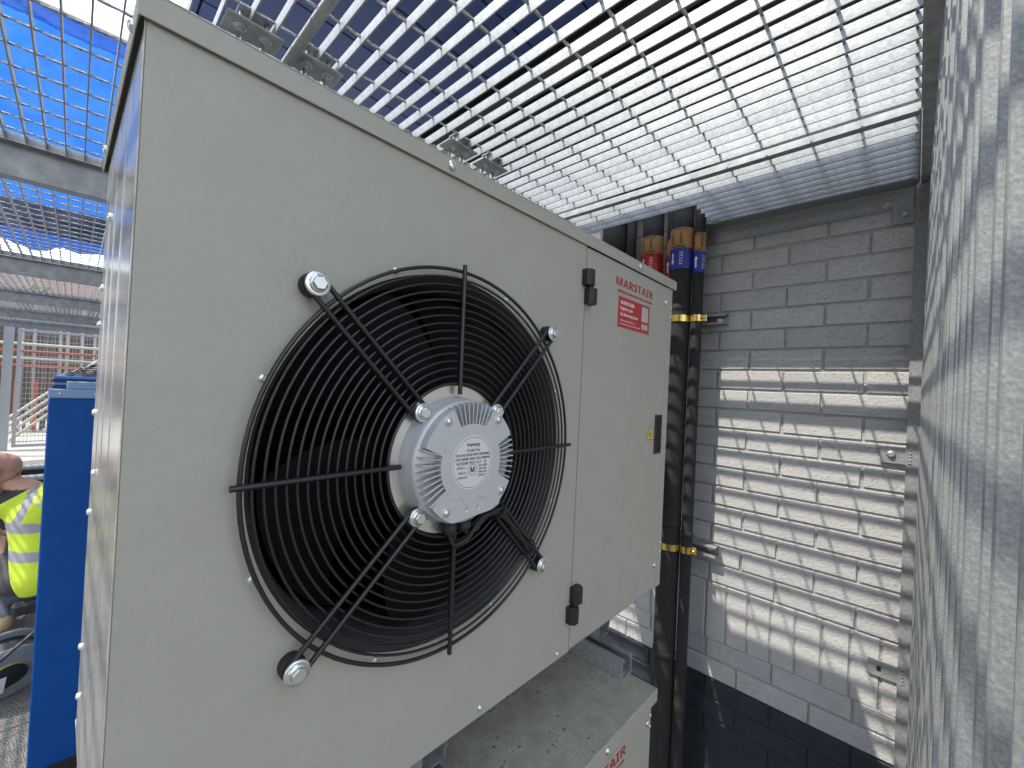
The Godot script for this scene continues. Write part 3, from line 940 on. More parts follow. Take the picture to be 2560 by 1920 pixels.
# ------------------------------------------------------------------ building
func brick_building() -> void:
	var b := thing("brick_building", "grey painted brick building with a black band along its foot and navy canopy", "building", Vector3(WALL_X, GROUND, 0))
	var cut := -1.0846 - GROUND          # height of the black band
	var y_of := func(k: float) -> float: return 0.4878 - 0.0753 * k - GROUND
	part_span("wall_core", Vector3(0.0050, cut, -7.0), Vector3(0.25, 1.128 - GROUND + 0.3, 3.2), M.mortar, b, 0.0)
	part_span("wall_core", Vector3(0.0050, 0.0, -7.0), Vector3(0.25, cut - 0.0003, 3.2), M.mortar_dark, b, 0.0)
	var variants := []
	var rg := RandomNumberGenerator.new()
	rg.seed = 3
	for v in 4: variants.append(cboxm(Vector3(0.030, 0.0662 + 0.0006 * (v % 2), 0.2180 - 0.0008 * v), 0.0012 + 0.0003 * (v % 3)))
	var sold := [cboxm(Vector3(0.030, 0.2165, 0.0670), 0.0022), cboxm(Vector3(0.030, 0.2170, 0.0664), 0.0026)]
	# courses: joint k sits at y_of(k); soldier course between joints 16 and 19
	var zmin := -1.27
	var zmax := 0.06
	for k in range(-8, 24):
		if k >= 16 and k < 19: continue
		var y0: float
		var y1: float
		if k < 16:
			y0 = y_of.call(k + 1)
			y1 = y_of.call(k)
		else:
			y0 = cut - (k - 20) * 0.0753 - 0.0753 * 1.0 + 0.0753
			y1 = y0
			# two grey courses under the soldiers, then the black ones
			y1 = cut + (21 - k) * 0.0753 - 0.0
			y0 = y1 - 0.0753
		if y0 < 0.0: continue
		if k < -7: continue
		var odd := absi(k) % 2 == 1
		# vertical joints: even courses at -0.116, odd at -0.245
		var z := (-0.116 if odd else -0.0035) - 0.225 * 5 - 0.1125
		while z < zmax:
			var zc := z
			z += 0.2248
			if zc < zmin or zc > zmax: continue
			var dark := y1 < cut + 0.01
			var m: Material = M.brick_dark if dark else (M.brick if rg.randf() < 0.6 else M.brick2)
			var o := put("brick", variants[rg.randi() % 4], m, b, Vector3(0.015 + rg.randf_range(-0.0008, 0.0008), (y0 + y1) * 0.5 + rg.randf_range(-0.0006, 0.0006), zc + rg.randf_range(-0.001, 0.001)))
			o.rotation.x = rg.randf_range(-0.003, 0.003)
			o.rotation.y = rg.randf_range(-0.004, 0.004)
	var ys: float = (y_of.call(16.0) + (-0.9414 - GROUND)) * 0.5
	var zz := -0.054 + 0.0375
	while zz > zmin:
		var o := put("brick", sold[rg.randi() % 2], M.soldier, b, Vector3(0.0155 + rg.randf_range(-0.0008, 0.0008), ys, zz))
		o.rotation.x = rg.randf_range(-0.004, 0.004)
		zz -= 0.0742
	# eaves: dark boxed soffit that shades the upper wall
	var ey := 1.128 - GROUND
	var ev := part_span("eaves", Vector3(-0.545, ey, -7.0), Vector3(0.004, ey + 0.02, 3.2), M.soffit, b, 0.002)
	part_span("fascia", Vector3(-0.2925, -0.01, -5.1), Vector3(-0.2750, 0.13, 5.1), M.fascia, ev)
	var st := nst()
	quad(st, Vector3(-0.58, ey + 0.17, -7.0), Vector3(-0.58, ey + 0.17, 3.2), Vector3(2.1, ey + 0.85, 3.2), Vector3(2.1, ey + 0.85, -7.0), Vector3(-0.24, 0.97, 0).normalized())
	quad(st, Vector3(-0.58, ey + 0.15, -7.0), Vector3(-0.58, ey + 0.15, 3.2), Vector3(2.1, ey + 0.83, 3.2), Vector3(2.1, ey + 0.83, -7.0), Vector3(0.24, -0.97, 0).normalized())
	done(st, "roof", M.slate, b)
	part_span("upper_storey", Vector3(2.1, 0.02, -7.0), Vector3(5.0, 6.4, 3.2), M.navy, b, 0.01)
	# high canopy of wide navy boards
	var cy := 3.2 - GROUND
	var can := part_span("canopy", Vector3(-1.13, cy + 0.024, -5.13), Vector3(2.09, cy + 0.10, 3.1), M.soffit, b, 0.004)
	var bm := cboxm(Vector3(3.20, 0.020, 0.592), 0.003)
	for k in 13:
		put("board", bm, M.navy, can, Vector3(0.0, -0.050, -4.824 + 0.6115 * k + 1.015))
	part_span("canopy_edge", Vector3(-1.66, -0.062, -4.1), Vector3(-1.62, 0.06, 4.1), M.navy, can, 0.004)

func wall_metalwork() -> void:
	# ledger angle on the wall
	var st := nst()
	span(st, Vector3(WALL_X - 0.0065, 0.614, -0.625), Vector3(WALL_X - 0.0015, 0.6835, -0.020), 0.0008)
	span(st, Vector3(WALL_X - 0.056, 0.6785, -0.625), Vector3(WALL_X - 0.007, 0.6835, -0.020), 0.0008)
	var t := thing("ledger_angle", "galvanised steel angle bolted along the brick wall under the roof grating", "angle", Vector3(WALL_X, 0.614, -0.32))
	put("angle", st.commit(), M.galv, t, -t.position)
	hex_bolt(t, Vector3(-0.0068, 0.022, 0.239), FACE_L, 0.0085, 0.0125, M.zinc_dull)
	# corner post
	t = thing("corner_post", "galvanised angle post in the corner between brick wall and bar panel", "post", Vector3(WALL_X - 0.03, GROUND, 0.01))
	st = nst()
	span(st, Vector3(0.018, 0.0, -0.026), Vector3(0.023, ROOF_B - GROUND - 0.011, 0.032), 0.0008)
	span(st, Vector3(-0.035, 0.0, 0.027), Vector3(0.0178, ROOF_B - GROUND - 0.011, 0.032), 0.0008)
	put("angle", st.commit(), M.galv, t)
	var k := 0
	for p in [[0.591, -0.037, true], [-0.148, -0.046, true], [-0.806, -0.056, false]]:
		var y: float = p[0] - GROUND
		st = nst()
		span(st, Vector3(0.0222, y - 0.025, p[1] - 0.01 - 0.029), Vector3(0.0270, y + 0.025, -0.0150), 0.0006)
		var lug := put("fixing_lug", st.commit(), M.galv, t)
		if p[2]: hex_bolt(lug, Vector3(0.0220, y + 0.002, p[1] - 0.013), FACE_L, 0.0082, 0.0115, M.zinc_dull)
		else:
			st = nst()
			prism(st, PackedVector2Array([Vector2(-0.005, -0.008), Vector2(0.005, -0.008), Vector2(0.005, 0.008), Vector2(-0.005, 0.008)]), 0, 0.0003)
			put("slot", st.commit(), M.inside, lug, Vector3(0.0221, y, p[1] - 0.012), FACE_L)
		# weld beads
		for i in 5:
			st = nst()
			lathe(st, [Vector2(0.004, -0.002), Vector2(0.0035, 0.002), Vector2(0.0, 0.0035)], 8)
			put("weld_bead", st.commit(), M.galv, lug, Vector3(0.0190, y - 0.020 + i * 0.010, -0.0165 + 0.001 * (i % 2)), FACE_L)
		k += 1

# ------------------------------------------------------------------ pipes on the wall
func arrow_mesh(up: bool) -> ArrayMesh:
	var s := 1.0 if up else -1.0
	var p := PackedVector2Array([Vector2(-0.0032, -0.022 * s), Vector2(0.0032, -0.022 * s), Vector2(0.0032, 0.010 * s), Vector2(0.0085, 0.010 * s), Vector2(0, 0.023 * s), Vector2(-0.0085, 0.010 * s), Vector2(-0.0032, 0.010 * s)])
	var st := nst()
	# cut into thin upright strips so that it can be bent
	prism(st, p, 0.0, 0.0003)
	return st.commit()

func sideways(m: ArrayMesh) -> ArrayMesh:
	# turns flat lettering to read upwards, centred
	var arr := m.surface_get_arrays(0)
	var vs: PackedVector3Array = arr[Mesh.ARRAY_VERTEX]
	var bb := m.get_aabb()
	for i in vs.size():
		var v := vs[i] - bb.get_center()
		vs[i] = Vector3(-v.y, v.x, v.z + 0.0002)
	arr[Mesh.ARRAY_VERTEX] = vs
	var am := ArrayMesh.new()
	am.add_surface_from_arrays(Mesh.PRIMITIVE_TRIANGLES, arr)
	return am

func centred(m: ArrayMesh) -> ArrayMesh:
	var arr := m.surface_get_arrays(0)
	var vs: PackedVector3Array = arr[Mesh.ARRAY_VERTEX]
	var bb := m.get_aabb()
	for i in vs.size():
		var v := vs[i] - bb.get_center()
		vs[i] = Vector3(v.x, v.y, v.z + 0.0002)
	arr[Mesh.ARRAY_VERTEX] = vs
	var am := ArrayMesh.new()
	am.add_surface_from_arrays(Mesh.PRIMITIVE_TRIANGLES, arr)
	return am

func flip_updown(m: ArrayMesh) -> ArrayMesh:
	var arr := m.surface_get_arrays(0)
	var vs: PackedVector3Array = arr[Mesh.ARRAY_VERTEX]
	for i in vs.size(): vs[i] = Vector3(-vs[i].x, -vs[i].y, vs[i].z)
	arr[Mesh.ARRAY_VERTEX] = vs
	var am := ArrayMesh.new()
	am.add_surface_from_arrays(Mesh.PRIMITIVE_TRIANGLES, arr)
	return am

func pipe(label: String, x: float, z: float, r: float, band := {}, turn_x := 0.0) -> Node3D:
	var t := thing("insulated_pipe", label, "pipe", Vector3(x, GROUND, z), 0.0, "insulated pipes on the brick wall")
	var st := nst()
	var top := 1.128 - GROUND
	var path := []
	var rg := RandomNumberGenerator.new()
	rg.seed = int(z * -1000)
	var foot_y := 0.0
	if turn_x > 0.0:
		foot_y = 1.45
		path.append(Vector3(turn_x - x, foot_y - 0.16, 0))
		for i in 9:
			var q := PI * 0.5 * i / 8.0
			path.append(Vector3(-0.16 + 0.16 * sin(q), foot_y - 0.16 * cos(q), 0))
	for i in range(1 if turn_x > 0.0 else 0, 30):
		var y := lerpf(foot_y, top - 0.002, i / 29.0)
		path.append(Vector3(rg.randf_range(-0.0004, 0.0004), y, rg.randf_range(-0.0004, 0.0004)))
	tube(st, path, r, 28)
	put("insulation", st.commit(), M.foam, t)
	for y in [0.42, 0.93, 1.78]:
		if y < foot_y: continue
		st = nst()
		lathe(st, [Vector2(r - 0.001, -0.014), Vector2(r + 0.0014, -0.012), Vector2(r + 0.0016, 0.012), Vector2(r - 0.001, 0.014)], 28, Vector3(0, y + fposmod(z * 7.0, 0.25), 0), FACE_U)
		put("joint_tape", st.commit(), M.foam, t)
	if band.is_empty(): return t
	var y0: float = band.y0 - GROUND
	var y1: float = band.y1 - GROUND
	var y2: float = band.y2 - GROUND
	var rr := r + 0.0022
	for q in [[y0, y1, M.tape_brown, "brown_band"], [y1, y2, band.m, "colour_band"]]:
		st = nst()
		lathe(st, [Vector2(r, q[1] + 0.0001), Vector2(rr, q[1] + 0.0001), Vector2(rr, q[0]), Vector2(r, q[0])], 32, Vector3.ZERO, FACE_U)
		put(q[3], st.commit(), q[2], t)
	# print on the bands, round the pipe
	var rp := rr + 0.0002
	var ym := (y1 + y2) * 0.5
	for s in band.arrows:
		var a := round_pipe(arrow_mesh(band.up), rp, s)
		put("flow_arrow", a, M.tape_white, t, Vector3(0, ym, 0))
	for s in band.codes:
		var m := letters(band.code, 0.052, 0.0125, true)
		if m: put("lettering", round_pipe(sideways(m), rp, s), M.tape_white, t, Vector3(0, ym, 0))
	var yb := (y0 + y1) * 0.5
	for s in band.grades:
		var m := letters("(R455A)", 0.046, 0.0100)
		if m: put("lettering", round_pipe(sideways(m), rp, s), M.ink, t, Vector3(0, yb, 0))
	for s in band.words:
		for up in [true, false]:
			var m := letters("REFRIGERANT", 0.052 if r > 0.03 else 0.047, 0.0075)
			if m:
				m = centred(m)
				if not up: m = flip_updown(m)
				put("lettering", round_pipe(m, rp, s), M.ink, t, Vector3(0, (y1 + 0.0062) if up else (y0 - 0.0062), 0))
	return t

func clamp_band(t: Node3D, y: float, r: float, ear := 1.0) -> void:
	var st := nst()
	var h := 0.0125
	lathe(st, [Vector2(r + 0.0005, -h), Vector2(r + 0.0030, -h), Vector2(r + 0.0030, h), Vector2(r + 0.0005, h)], 32, Vector3.ZERO, FACE_U)
	for s in [-1, 1]:
		cbox(st, Vector3(-0.0018 * s, 0, ear * (r + 0.0095)), Vector3(0.0022, 0.025, 0.016), 0.0006)
	var c := put("clamp", st.commit(), M.yellow_zinc, t, Vector3(0, y - GROUND, 0))
	put("clamp_screw", tubem([Vector3(-0.016, 0, ear * (r + 0.010)), Vector3(0.014, 0, ear * (r + 0.010))], 0.0026, 8), M.yellow_zinc, c)
	put("clamp_nut", cboxm(Vector3(0.006, 0.0075, 0.0075), 0.001), M.yellow_zinc, c, Vector3(-0.008, 0, ear * (r + 0.010)))

func pipes() -> void:
	var x := 1.66
	var spec := [
		["slim black insulated pipe with a blue band and upward arrow", -0.623, 0.0205, {"y0": 0.636, "y1": 0.5626, "y2": 0.4827, "m": M.tape_blue, "up": true, "arrows": [-0.15], "codes": [-1.35, 1.2], "code": "FFCR2", "grades": [-0.75, 0.75], "words": [0.0]}],
		["thick black insulated pipe with a blue band and downward arrow", -0.690, 0.0415, {"y0": 0.661, "y1": 0.582, "y2": 0.501, "m": M.tape_blue, "up": false, "arrows": [-0.42], "codes": [-1.05, 0.35], "code": "FFCR2", "grades": [-0.45, 0.30], "words": [0.15]}],
		["slim black insulated pipe with a red band and upward arrow", -0.741, 0.0205, {"y0": 0.640, "y1": 0.566, "y2": 0.485, "m": M.tape_red, "up": true, "arrows": [-0.25], "codes": [-1.4], "code": "FFCR1", "grades": [0.55], "words": [0.0]}],
		["thick black insulated pipe with a red band and downward arrow", -0.814, 0.0420, {"y0": 0.655, "y1": 0.583, "y2": 0.500, "m": M.tape_red, "up": false, "arrows": [-0.42], "codes": [0.35], "code": "FFCR1", "grades": [-0.45, 0.30], "words": [0.15]}],
		["slim plain black insulated pipe between two thick ones, without a band", -0.916, 0.0210, {}],
		["thickest plain black insulated pipe on the wall, without a band", -0.998, 0.0540, {}]]
	for s in spec:
		var px := x + (0.006 if s[2] < 0.03 else 0.0)
		if s[1] == -0.741: px += 0.020
		var turn := 0.0
		if s[1] < -0.70: turn = 1.086 if s[1] > -0.9 else 0.85
		var t := pipe(s[0], px, s[1], s[2], s[3], turn)
		for y in [0.306, -0.588]:
			if turn > 0.0 and y < 0.0: continue
			clamp_band(t, y, s[2], -1.0 if s[2] > 0.03 else 1.0)
	# struts that hold the clamps
	for k in 2:
		var y: float = [0.307, -0.590][k]
		var t := thing("pipe_bracket", ["galvanised wall channel holding the upper pipe clamps", "galvanised wall channel holding the lower pipe clamps"][k], "bracket", Vector3(WALL_X - 0.001, y, -1.12), 0.0, "wall channels behind the pipes")
		put("channel", strut_mesh(0.588), M.galv, t, Vector3.ZERO, Basis(Vector3(0, 1, 0), Vector3(-1, 0, 0), Vector3(0, 0, 1)))
		hex_bolt(t, Vector3(-0.003, 0.0, 0.555), FACE_L, 0.008, 0.010)
		hex_bolt(t, Vector3(-0.003, 0.0, 0.05), FACE_L, 0.008, 0.010)

# ------------------------------------------------------------------ steel grating
var _rods := {}
func rod_mesh(len_: float) -> ArrayMesh:
	# twisted square bar along x
	var key := snappedf(len_, 0.001)
	if _rods.has(key): return _rods[key]
	var st := nst()
	var n := int(len_ / 0.012)
	var P := func(i: int, k: int) -> Vector3:
		var x := len_ * i / n
		var a := x / 0.075 * TAU * 0.5 + PI * 0.5 * k
		return Vector3(x, sin(a) * 0.0034, cos(a) * 0.0034)
	for i in n:
		for k in 4:
			var a: Vector3 = P.call(i, k)
			var b: Vector3 = P.call(i, k + 1)
			var c: Vector3 = P.call(i + 1, k + 1)
			var d: Vector3 = P.call(i + 1, k)
			var m := (a + b + c + d) * 0.25
			quad(st, a, b, c, d, Vector3(0, m.y, m.z).normalized())
	var am := st.commit()
	_rods[key] = am
	return am

func grating(label: String, group: String, x0: float, x1: float, z0: float, z1: float, k0: float = 0.4227, cut := []) -> Node3D:
	# flat bars along z at a fixed pitch, twisted rods along x near their tops
	var t := thing("roof_grating", label, "grating", Vector3(x0, ROOF_B, z0), 0.0, group)
	var rg := RandomNumberGenerator.new()
	rg.seed = int(absf(x0 * 100 + z0 * 1000)) + 5
	var len_ := z1 - z0
	var bm := cboxm(Vector3(0.003, BAR_D, len_), 0.0006)
	var k := ceili((x0 - k0) / PITCH)
	while k0 + k * PITCH <= x1 + 1e-4:
		var x := k0 + k * PITCH
		k += 1
		if cut.size() and x > cut[0]:
			var l2: float = z1 - cut[1]
			put("bar", cboxm(Vector3(0.003, BAR_D, l2), 0.0006), M.galv_bar, t, Vector3(x - x0, BAR_D * 0.5, cut[1] - z0 + l2 * 0.5))
			continue
		var o := put("bar", bm, M.galv_bar, t, Vector3(x - x0, BAR_D * 0.5 + rg.randf_range(-0.0003, 0.0003), len_ * 0.5))
		o.rotation.z = rg.randf_range(-0.03, 0.03)
	for s in [z0, z1]:
		var xe := x1
		if cut.size() and s == z0: xe = cut[0]
		put("end_bar", cboxm(Vector3(xe - x0, BAR_D - 0.0002, 0.003), 0.0006), M.galv_bar, t, Vector3((xe - x0) * 0.5, BAR_D * 0.5, s - z0 + (0.0016 if s == z0 else -0.0016)))
	var z := -0.0165
	while z > z1: z -= 0.1037
	while z > z0 + 0.01:
		var xe := x1
		if cut.size() and z < cut[1]: xe = cut[0]
		put("rod", rod_mesh(xe - x0), M.rod, t, Vector3(0, BAR_D - 0.0035, z - z0))
		z -= 0.1037
	return t

func roof() -> void:
	grating("roof grating of bright flat bars over the fan unit, crossed by the round conduit", "roof gratings", -2.3, 1.3185, -2.030, -0.006)
	grating("shaded roof grating between the seam bar and the brick wall", "roof gratings", 1.3435, 1.752, -1.30, -0.008, 1.3465, [1.552, -0.600])
	var zs := [-2.045, -4.215, -6.15, -8.25, -10.30]
	var lab := ["roof grating bay between the first and second grey beams, under the blue tarpaulin", "roof grating bay between the second and third grey beams", "roof grating bay between the third and fourth grey beams", "farthest roof grating bay, before the mesh gate"]
	for i in 4:
		grating(lab[i], "roof gratings", -2.2 if i < 2 else -1.3, 0.40, zs[i + 1] + 0.03, zs[i] - 0.03)
	# beams along x
	var bl := ["wide blue-grey steel beam nearest the fan unit, across the cage roof", "second grey steel beam across the cage roof", "third grey steel beam across the cage roof, before the dark bays", "fourth grey steel beam across the cage roof, in shade", "last steel beam across the cage roof, above the mesh gate"]
	for i in 5:
		var t := thing("roof_beam", bl[i], "beam", Vector3(-2.35, ROOF_B - 0.104, zs[i]), 0.0, "beams across the cage roof")
		var st := nst()
		span(st, Vector3(0, 0.0, -0.006), Vector3(3.35, 0.102, 0.0), 0.001)
		span(st, Vector3(0, 0.0, -0.050), Vector3(3.35, 0.006, -0.0062), 0.001)
		span(st, Vector3(0, 0.096, -0.050), Vector3(3.35, 0.102, -0.0062), 0.001)
		span(st, Vector3(0, 0.098, 0.0002), Vector3(3.35, 0.102, 0.028), 0.001)
		put("channel", st.commit(), M.beam, t)
	# posts of the cage, out of the way of the view
	for i in 5:
		for xx in [[-2.30, "left"], [0.92, "right"]]:
			if xx[0] > 0 and i == 0: continue
			var t := thing("cage_post", "galvanised post carrying the %s end of a cage roof beam" % ["outer" if xx[0] < 0 else "building"], "post", Vector3(xx[0], GROUND, zs[i] - 0.028), 0.0, "posts of the cage, %s row" % ["outer" if xx[0] < 0 else "building"])
			put("post", cboxm(Vector3(0.06, ROOF_B - 0.105 - GROUND, 0.05), 0.002), M.galv_dull, t, Vector3(0, (ROOF_B - 0.105 - GROUND) * 0.5, 0))
	# seam bar under the joint of two panels
	var t := thing("seam_bar", "flat grey steel bar under the seam between two roof gratings", "bar", Vector3(1.331, 0.680, -0.65))
	var st2 := nst()
	span(st2, Vector3(-0.0115, 0.0042, -0.65), Vector3(0.0115, 0.0072, 0.642), 0.0008)
	span(st2, Vector3(-0.0025, 0.0074, -0.65), Vector3(0.0025, 0.030, 0.642), 0.0008)
	put("bar", st2.commit(), M.galv_dull, t)
	# dark edge angle above the bar panel
	t = thing("roof_edge_angle", "dark underside of the steel angle along the top of the bar panel", "angle", Vector3(0.2, 0.6775, 0.006))
	st2 = nst()
	span(st2, Vector3(-0.8, 0.0, -0.012), Vector3(1.55, 0.005, 0.030), 0.0008)
	span(st2, Vector3(-0.8, 0.0052, 0.0255), Vector3(1.55, 0.045, 0.030), 0.0008)
	put("angle", st2.commit(), M.galv_dull, t)
	# support rail hidden behind the unit with its bolted joint plates
	t = thing("support_rail", "steel rail under the joint of the roof gratings, behind the fan unit's lid", "rail", Vector3(0.4, 0.575, -0.985))
	st2 = nst()
	span(st2, Vector3(-0.25, 0.0, -0.003), Vector3(0.9, 0.062, 0.003), 0.0008)
	span(st2, Vector3(-0.25, 0.0622, -0.022), Vector3(0.9, 0.067, 0.022), 0.0008)
	put("rail", st2.commit(), M.galv_dull, t)
	var px := [0.218, 0.342, 0.742, 0.868]
	var pl := ["first bolted joint plate under the grating, beside the conduit", "second bolted joint plate under the grating, across the conduit from the first", "third bolted joint plate, beside the lid screw", "fourth bolted joint plate, nearest the brick wall"]
	for i in 4:
		var jp := thing("joint_plate", pl[i], "plate", Vector3(px[i], 0.6815, -0.972), 0.0, "bolted joint plates under the roof grating")
		put("plate", cboxm(Vector3(0.098, 0.006, 0.058), 0.002), M.galv_dull, jp)
		for s in [-1, 1]:
			hex_bolt(jp, Vector3(0.022 * s, -0.003, 0.004), FACE_D, 0.0065, 0.0120, M.zinc_dull)
			put("bolt_shank", tubem([Vector3(0.022 * s, 0.003, 0.004), Vector3(0.022 * s, 0.026, 0.004)], 0.004, 8), M.zinc_dull, jp)
			put("hanger", tubem([Vector3(0.022 * s, -0.003, -0.012), Vector3(0.022 * s, -0.041, -0.012)], 0.003, 8), M.zinc_dull, jp)
		put("saddle_clip", cboxm(Vector3(0.058, 0.004, 0.030), 0.001), M.galv_dull, jp, Vector3(0, 0.028, 0.004))
	t = thing("conduit", "round grey conduit slung under the roof grating", "conduit", Vector3(0.288, 0.672, -0.5))
	put("tube", tubem([Vector3(0, 0, -1.5), Vector3(0, 0, -0.2), Vector3(0.001, 0, 0.44)], 0.0095, 14), M.galv_dull, t)

func bar_panel() -> void:
	var t := thing("bar_panel", "wall of upright galvanised flat bars, at a glancing angle beside the brick wall", "bar panel", Vector3(0.0, GROUND, 0.0))
	var h := 0.672 - GROUND
	var m := cboxm(Vector3(0.003, h, BAR_D), 0.0006)
	var rg := RandomNumberGenerator.new()
	rg.seed = 19
	for k in range(-29, 37):
		var x := 0.162 + PITCH * k
		if x > 1.70: break
		var z := 0.0195 - 0.0045 * x + rg.randf_range(-0.0011, 0.0011)
		var o := put("bar", m, M.galv_panel, t, Vector3(x, h * 0.5, z + BAR_D * 0.5))
		o.rotation.y = rg.randf_range(-0.04, 0.04)
		o.rotation.x = 0.0008 + rg.randf_range(-0.0004, 0.0004)
	for k in 22:
		put("rod", rod_mesh(2.78), M.galv_dull, t, Vector3(-1.08, 0.05 + k * 0.1037, 0.040))

# ------------------------------------------------------------------ far left: yard, cabinet, gate
func cabinet() -> void:
	var t := thing("blue_cabinet", "tall dark blue steel cabinet with a riveted lid edge coloured pale as reflected light", "cabinet", Vector3(-0.0655, GROUND, -2.35))
	var w := 0.92
	var h := 1.513
	part_span("plinth", Vector3(0.02, 0.0, -0.60), Vector3(w - 0.02, 0.066, -0.025), M.black, t, 0.002)
	part_span("body", Vector3(0.002, 0.0665, -0.62), Vector3(w, h - 0.036, -0.002), M.blue, t, 0.004)
	var band := part_span("lid_edge_sheen", Vector3(0.0, h - 0.0355, -0.622), Vector3(w + 0.002, h, 0.0), M.blue_light, t, 0.003)  # lid edge; the light it reflects is put into its pale blue colour
	for x in [0.032, 0.128, 0.224]:
		var st := nst()
		lathe(st, [Vector2(0.0052, 0.0), Vector2(0.0048, 0.0016), Vector2(0.003, 0.0028), Vector2(0.0, 0.003)], 14)
		put("rivet", st.commit(), M.zinc_dull, band, Vector3(x - w * 0.5 - 0.001, 0.0, 0.311))
	# things on top: layered pads and a pale block, black wire basket
	var s := thing("stacked_pads", "stack of blue and black pads on the blue cabinet", "pads", Vector3(-0.058, GROUND + h, -2.39))
	for i in 4:
		part_span("pad", Vector3(0.004 * (i % 2), 0.0005 + i * 0.0125, -0.30), Vector3(0.30, 0.0125 + i * 0.0125, 0.0), M.black if i % 2 == 0 else M.blue_pad, s, 0.002)
	s = thing("foam_block", "pale blue foam block on the blue cabinet, beside the pads", "block", Vector3(-0.018, GROUND + h, -2.352))
	put("block", cboxm(Vector3(0.36, 0.030, 0.036), 0.003), M.blue_light, s, Vector3(0.18, 0.0152, -0.018))
	s = thing("wire_basket", "black wire basket upturned on the stacked pads", "basket", Vector3(0.10, GROUND + h + 0.0505, -2.52))
	for i in 7:
		var hh := 0.008 + 0.0078 * i
		var rr := 0.105 - 0.012 * i
		var ring := []
		for k in 24: ring.append(Vector3(cos(TAU * k / 24) * rr * 1.25, hh - 0.006, sin(TAU * k / 24) * rr))
		put("wire_ring", tubem(ring, 0.0025, 5, true), M.wire, s)
	for k in 10:
		var a := TAU * k / 10
		put("wire_rib", tubem([Vector3(cos(a) * 0.132, 0.002, sin(a) * 0.105), Vector3(cos(a) * 0.041, 0.051, sin(a) * 0.033)], 0.0025, 5), M.wire, s)

func gate() -> void:
	var z := -12.0
	var t := thing("gate_column", "pale galvanised column beside the mesh gate", "column", Vector3(-0.85, GROUND, z))
	part_span("web", Vector3(-0.055, 0.0, -0.05), Vector3(0.055, 2.29, 0.05), M.galv, t, 0.004)
	part_span("flange", Vector3(-0.062, 0.0, 0.0502), Vector3(-0.048, 2.29, 0.056), M.galv_dull, t, 0.002)
	t = thing("gate_column", "dark galvanised column in shade, left of the pale gate column", "column", Vector3(-1.03, GROUND, z + 0.6))
	part_span("web", Vector3(-0.06, 0.0, -0.05), Vector3(0.06, 2.29, 0.05), M.galv_dull, t, 0.004)
	t = thing("mesh_gate", "grey framed gate of fine white wire mesh at the far end of the cage", "gate", Vector3(-0.75, GROUND + 0.06, z))
	var w := 1.25
	var h := 2.20
	part_span("frame", Vector3(0.0, 0.0, -0.025), Vector3(0.05, h, 0.025), M.galv, t, 0.003)
	part_span("frame", Vector3(w - 0.05, 0.0, -0.025), Vector3(w, h, 0.025), M.galv, t, 0.003)
	part_span("frame", Vector3(0.051, h - 0.05, -0.024), Vector3(w - 0.051, h, 0.024), M.galv, t, 0.003)
	part_span("frame", Vector3(0.051, 0.0, -0.024), Vector3(w - 0.051, 0.05, 0.024), M.galv, t, 0.003)
	var hm := tubem([Vector3(0.04, 0, 0), Vector3(w - 0.04, 0, 0)], 0.0050, 6)
	var vm := tubem([Vector3(0, 0.03, 0), Vector3(0, h - 0.03, 0)], 0.0028, 6)
	for k in 21: put("wire", hm, M.galv_bar, t, Vector3(0, 0.10 + k * 0.1, 0.004))
	for k in 23: put("wire", vm, M.galv_bar, t, Vector3(0.09 + k * 0.048, 0, -0.004))

func pole(label: String, a: Vector3, b: Vector3, r: float, m: Material, group: String) -> void:
	var o := put("scaffold_pole", tubem([Vector3.ZERO, b - a], r, 10), m, self, a)
	tag(o, label, "pole", group)

func tree(label: String, at: Vector3, h: float, w: float, seed_: int) -> void:
	var t := thing("tree", label, "tree", at, 0.0, "trees beyond the yard")
	var rg := RandomNumberGenerator.new()
	rg.seed = seed_
	var st := nst()
	tube(st, [Vector3.ZERO, Vector3(0.05, h * 0.3, 0.02), Vector3(0.0, h * 0.6, 0.08), Vector3(0.05, h * 0.85, 0.0)], 0.09, 8)
	for k in 9:
		var a := rg.randf() * TAU
		var y := h * rg.randf_range(0.25, 0.7)
		var e := Vector3(cos(a) * w * 0.38, y + h * 0.16, sin(a) * w * 0.38)
		tube(st, [Vector3(0.02, y, 0.02), Vector3(e.x * 0.5, y + h * 0.05, e.z * 0.5), e], 0.028, 6)
	done(st, "trunk", M.bark, t)
	st = nst()
	var clumps := []
	for k in 34:
		var a := rg.randf() * TAU
		var y := rg.randf()
		var rr := sqrt(rg.randf()) * w * 0.5 * (0.55 + 0.45 * sin(PI * clampf(y, 0.05, 0.95)))
		clumps.append(Vector3(cos(a) * rr, h * (0.12 + 0.86 * y), sin(a) * rr))
	for c in clumps:
		for k in 70:
			var p: Vector3 = c + Vector3(rg.randfn(), rg.randfn() * 0.8, rg.randfn()) * w * 0.075
			var u := Vector3(rg.randfn(), rg.randfn(), rg.randfn()).normalized()
			var v := u.cross(Vector3(rg.randfn(), rg.randfn(), rg.randfn())).normalized()
			var s := rg.randf_range(0.05, 0.10)
			var n := u.cross(v).normalized()
			quad(st, p - u * s, p - v * s * 0.5, p + u * s, p + v * s * 0.5, n)
	done(st, "crown", M.leaf, t)

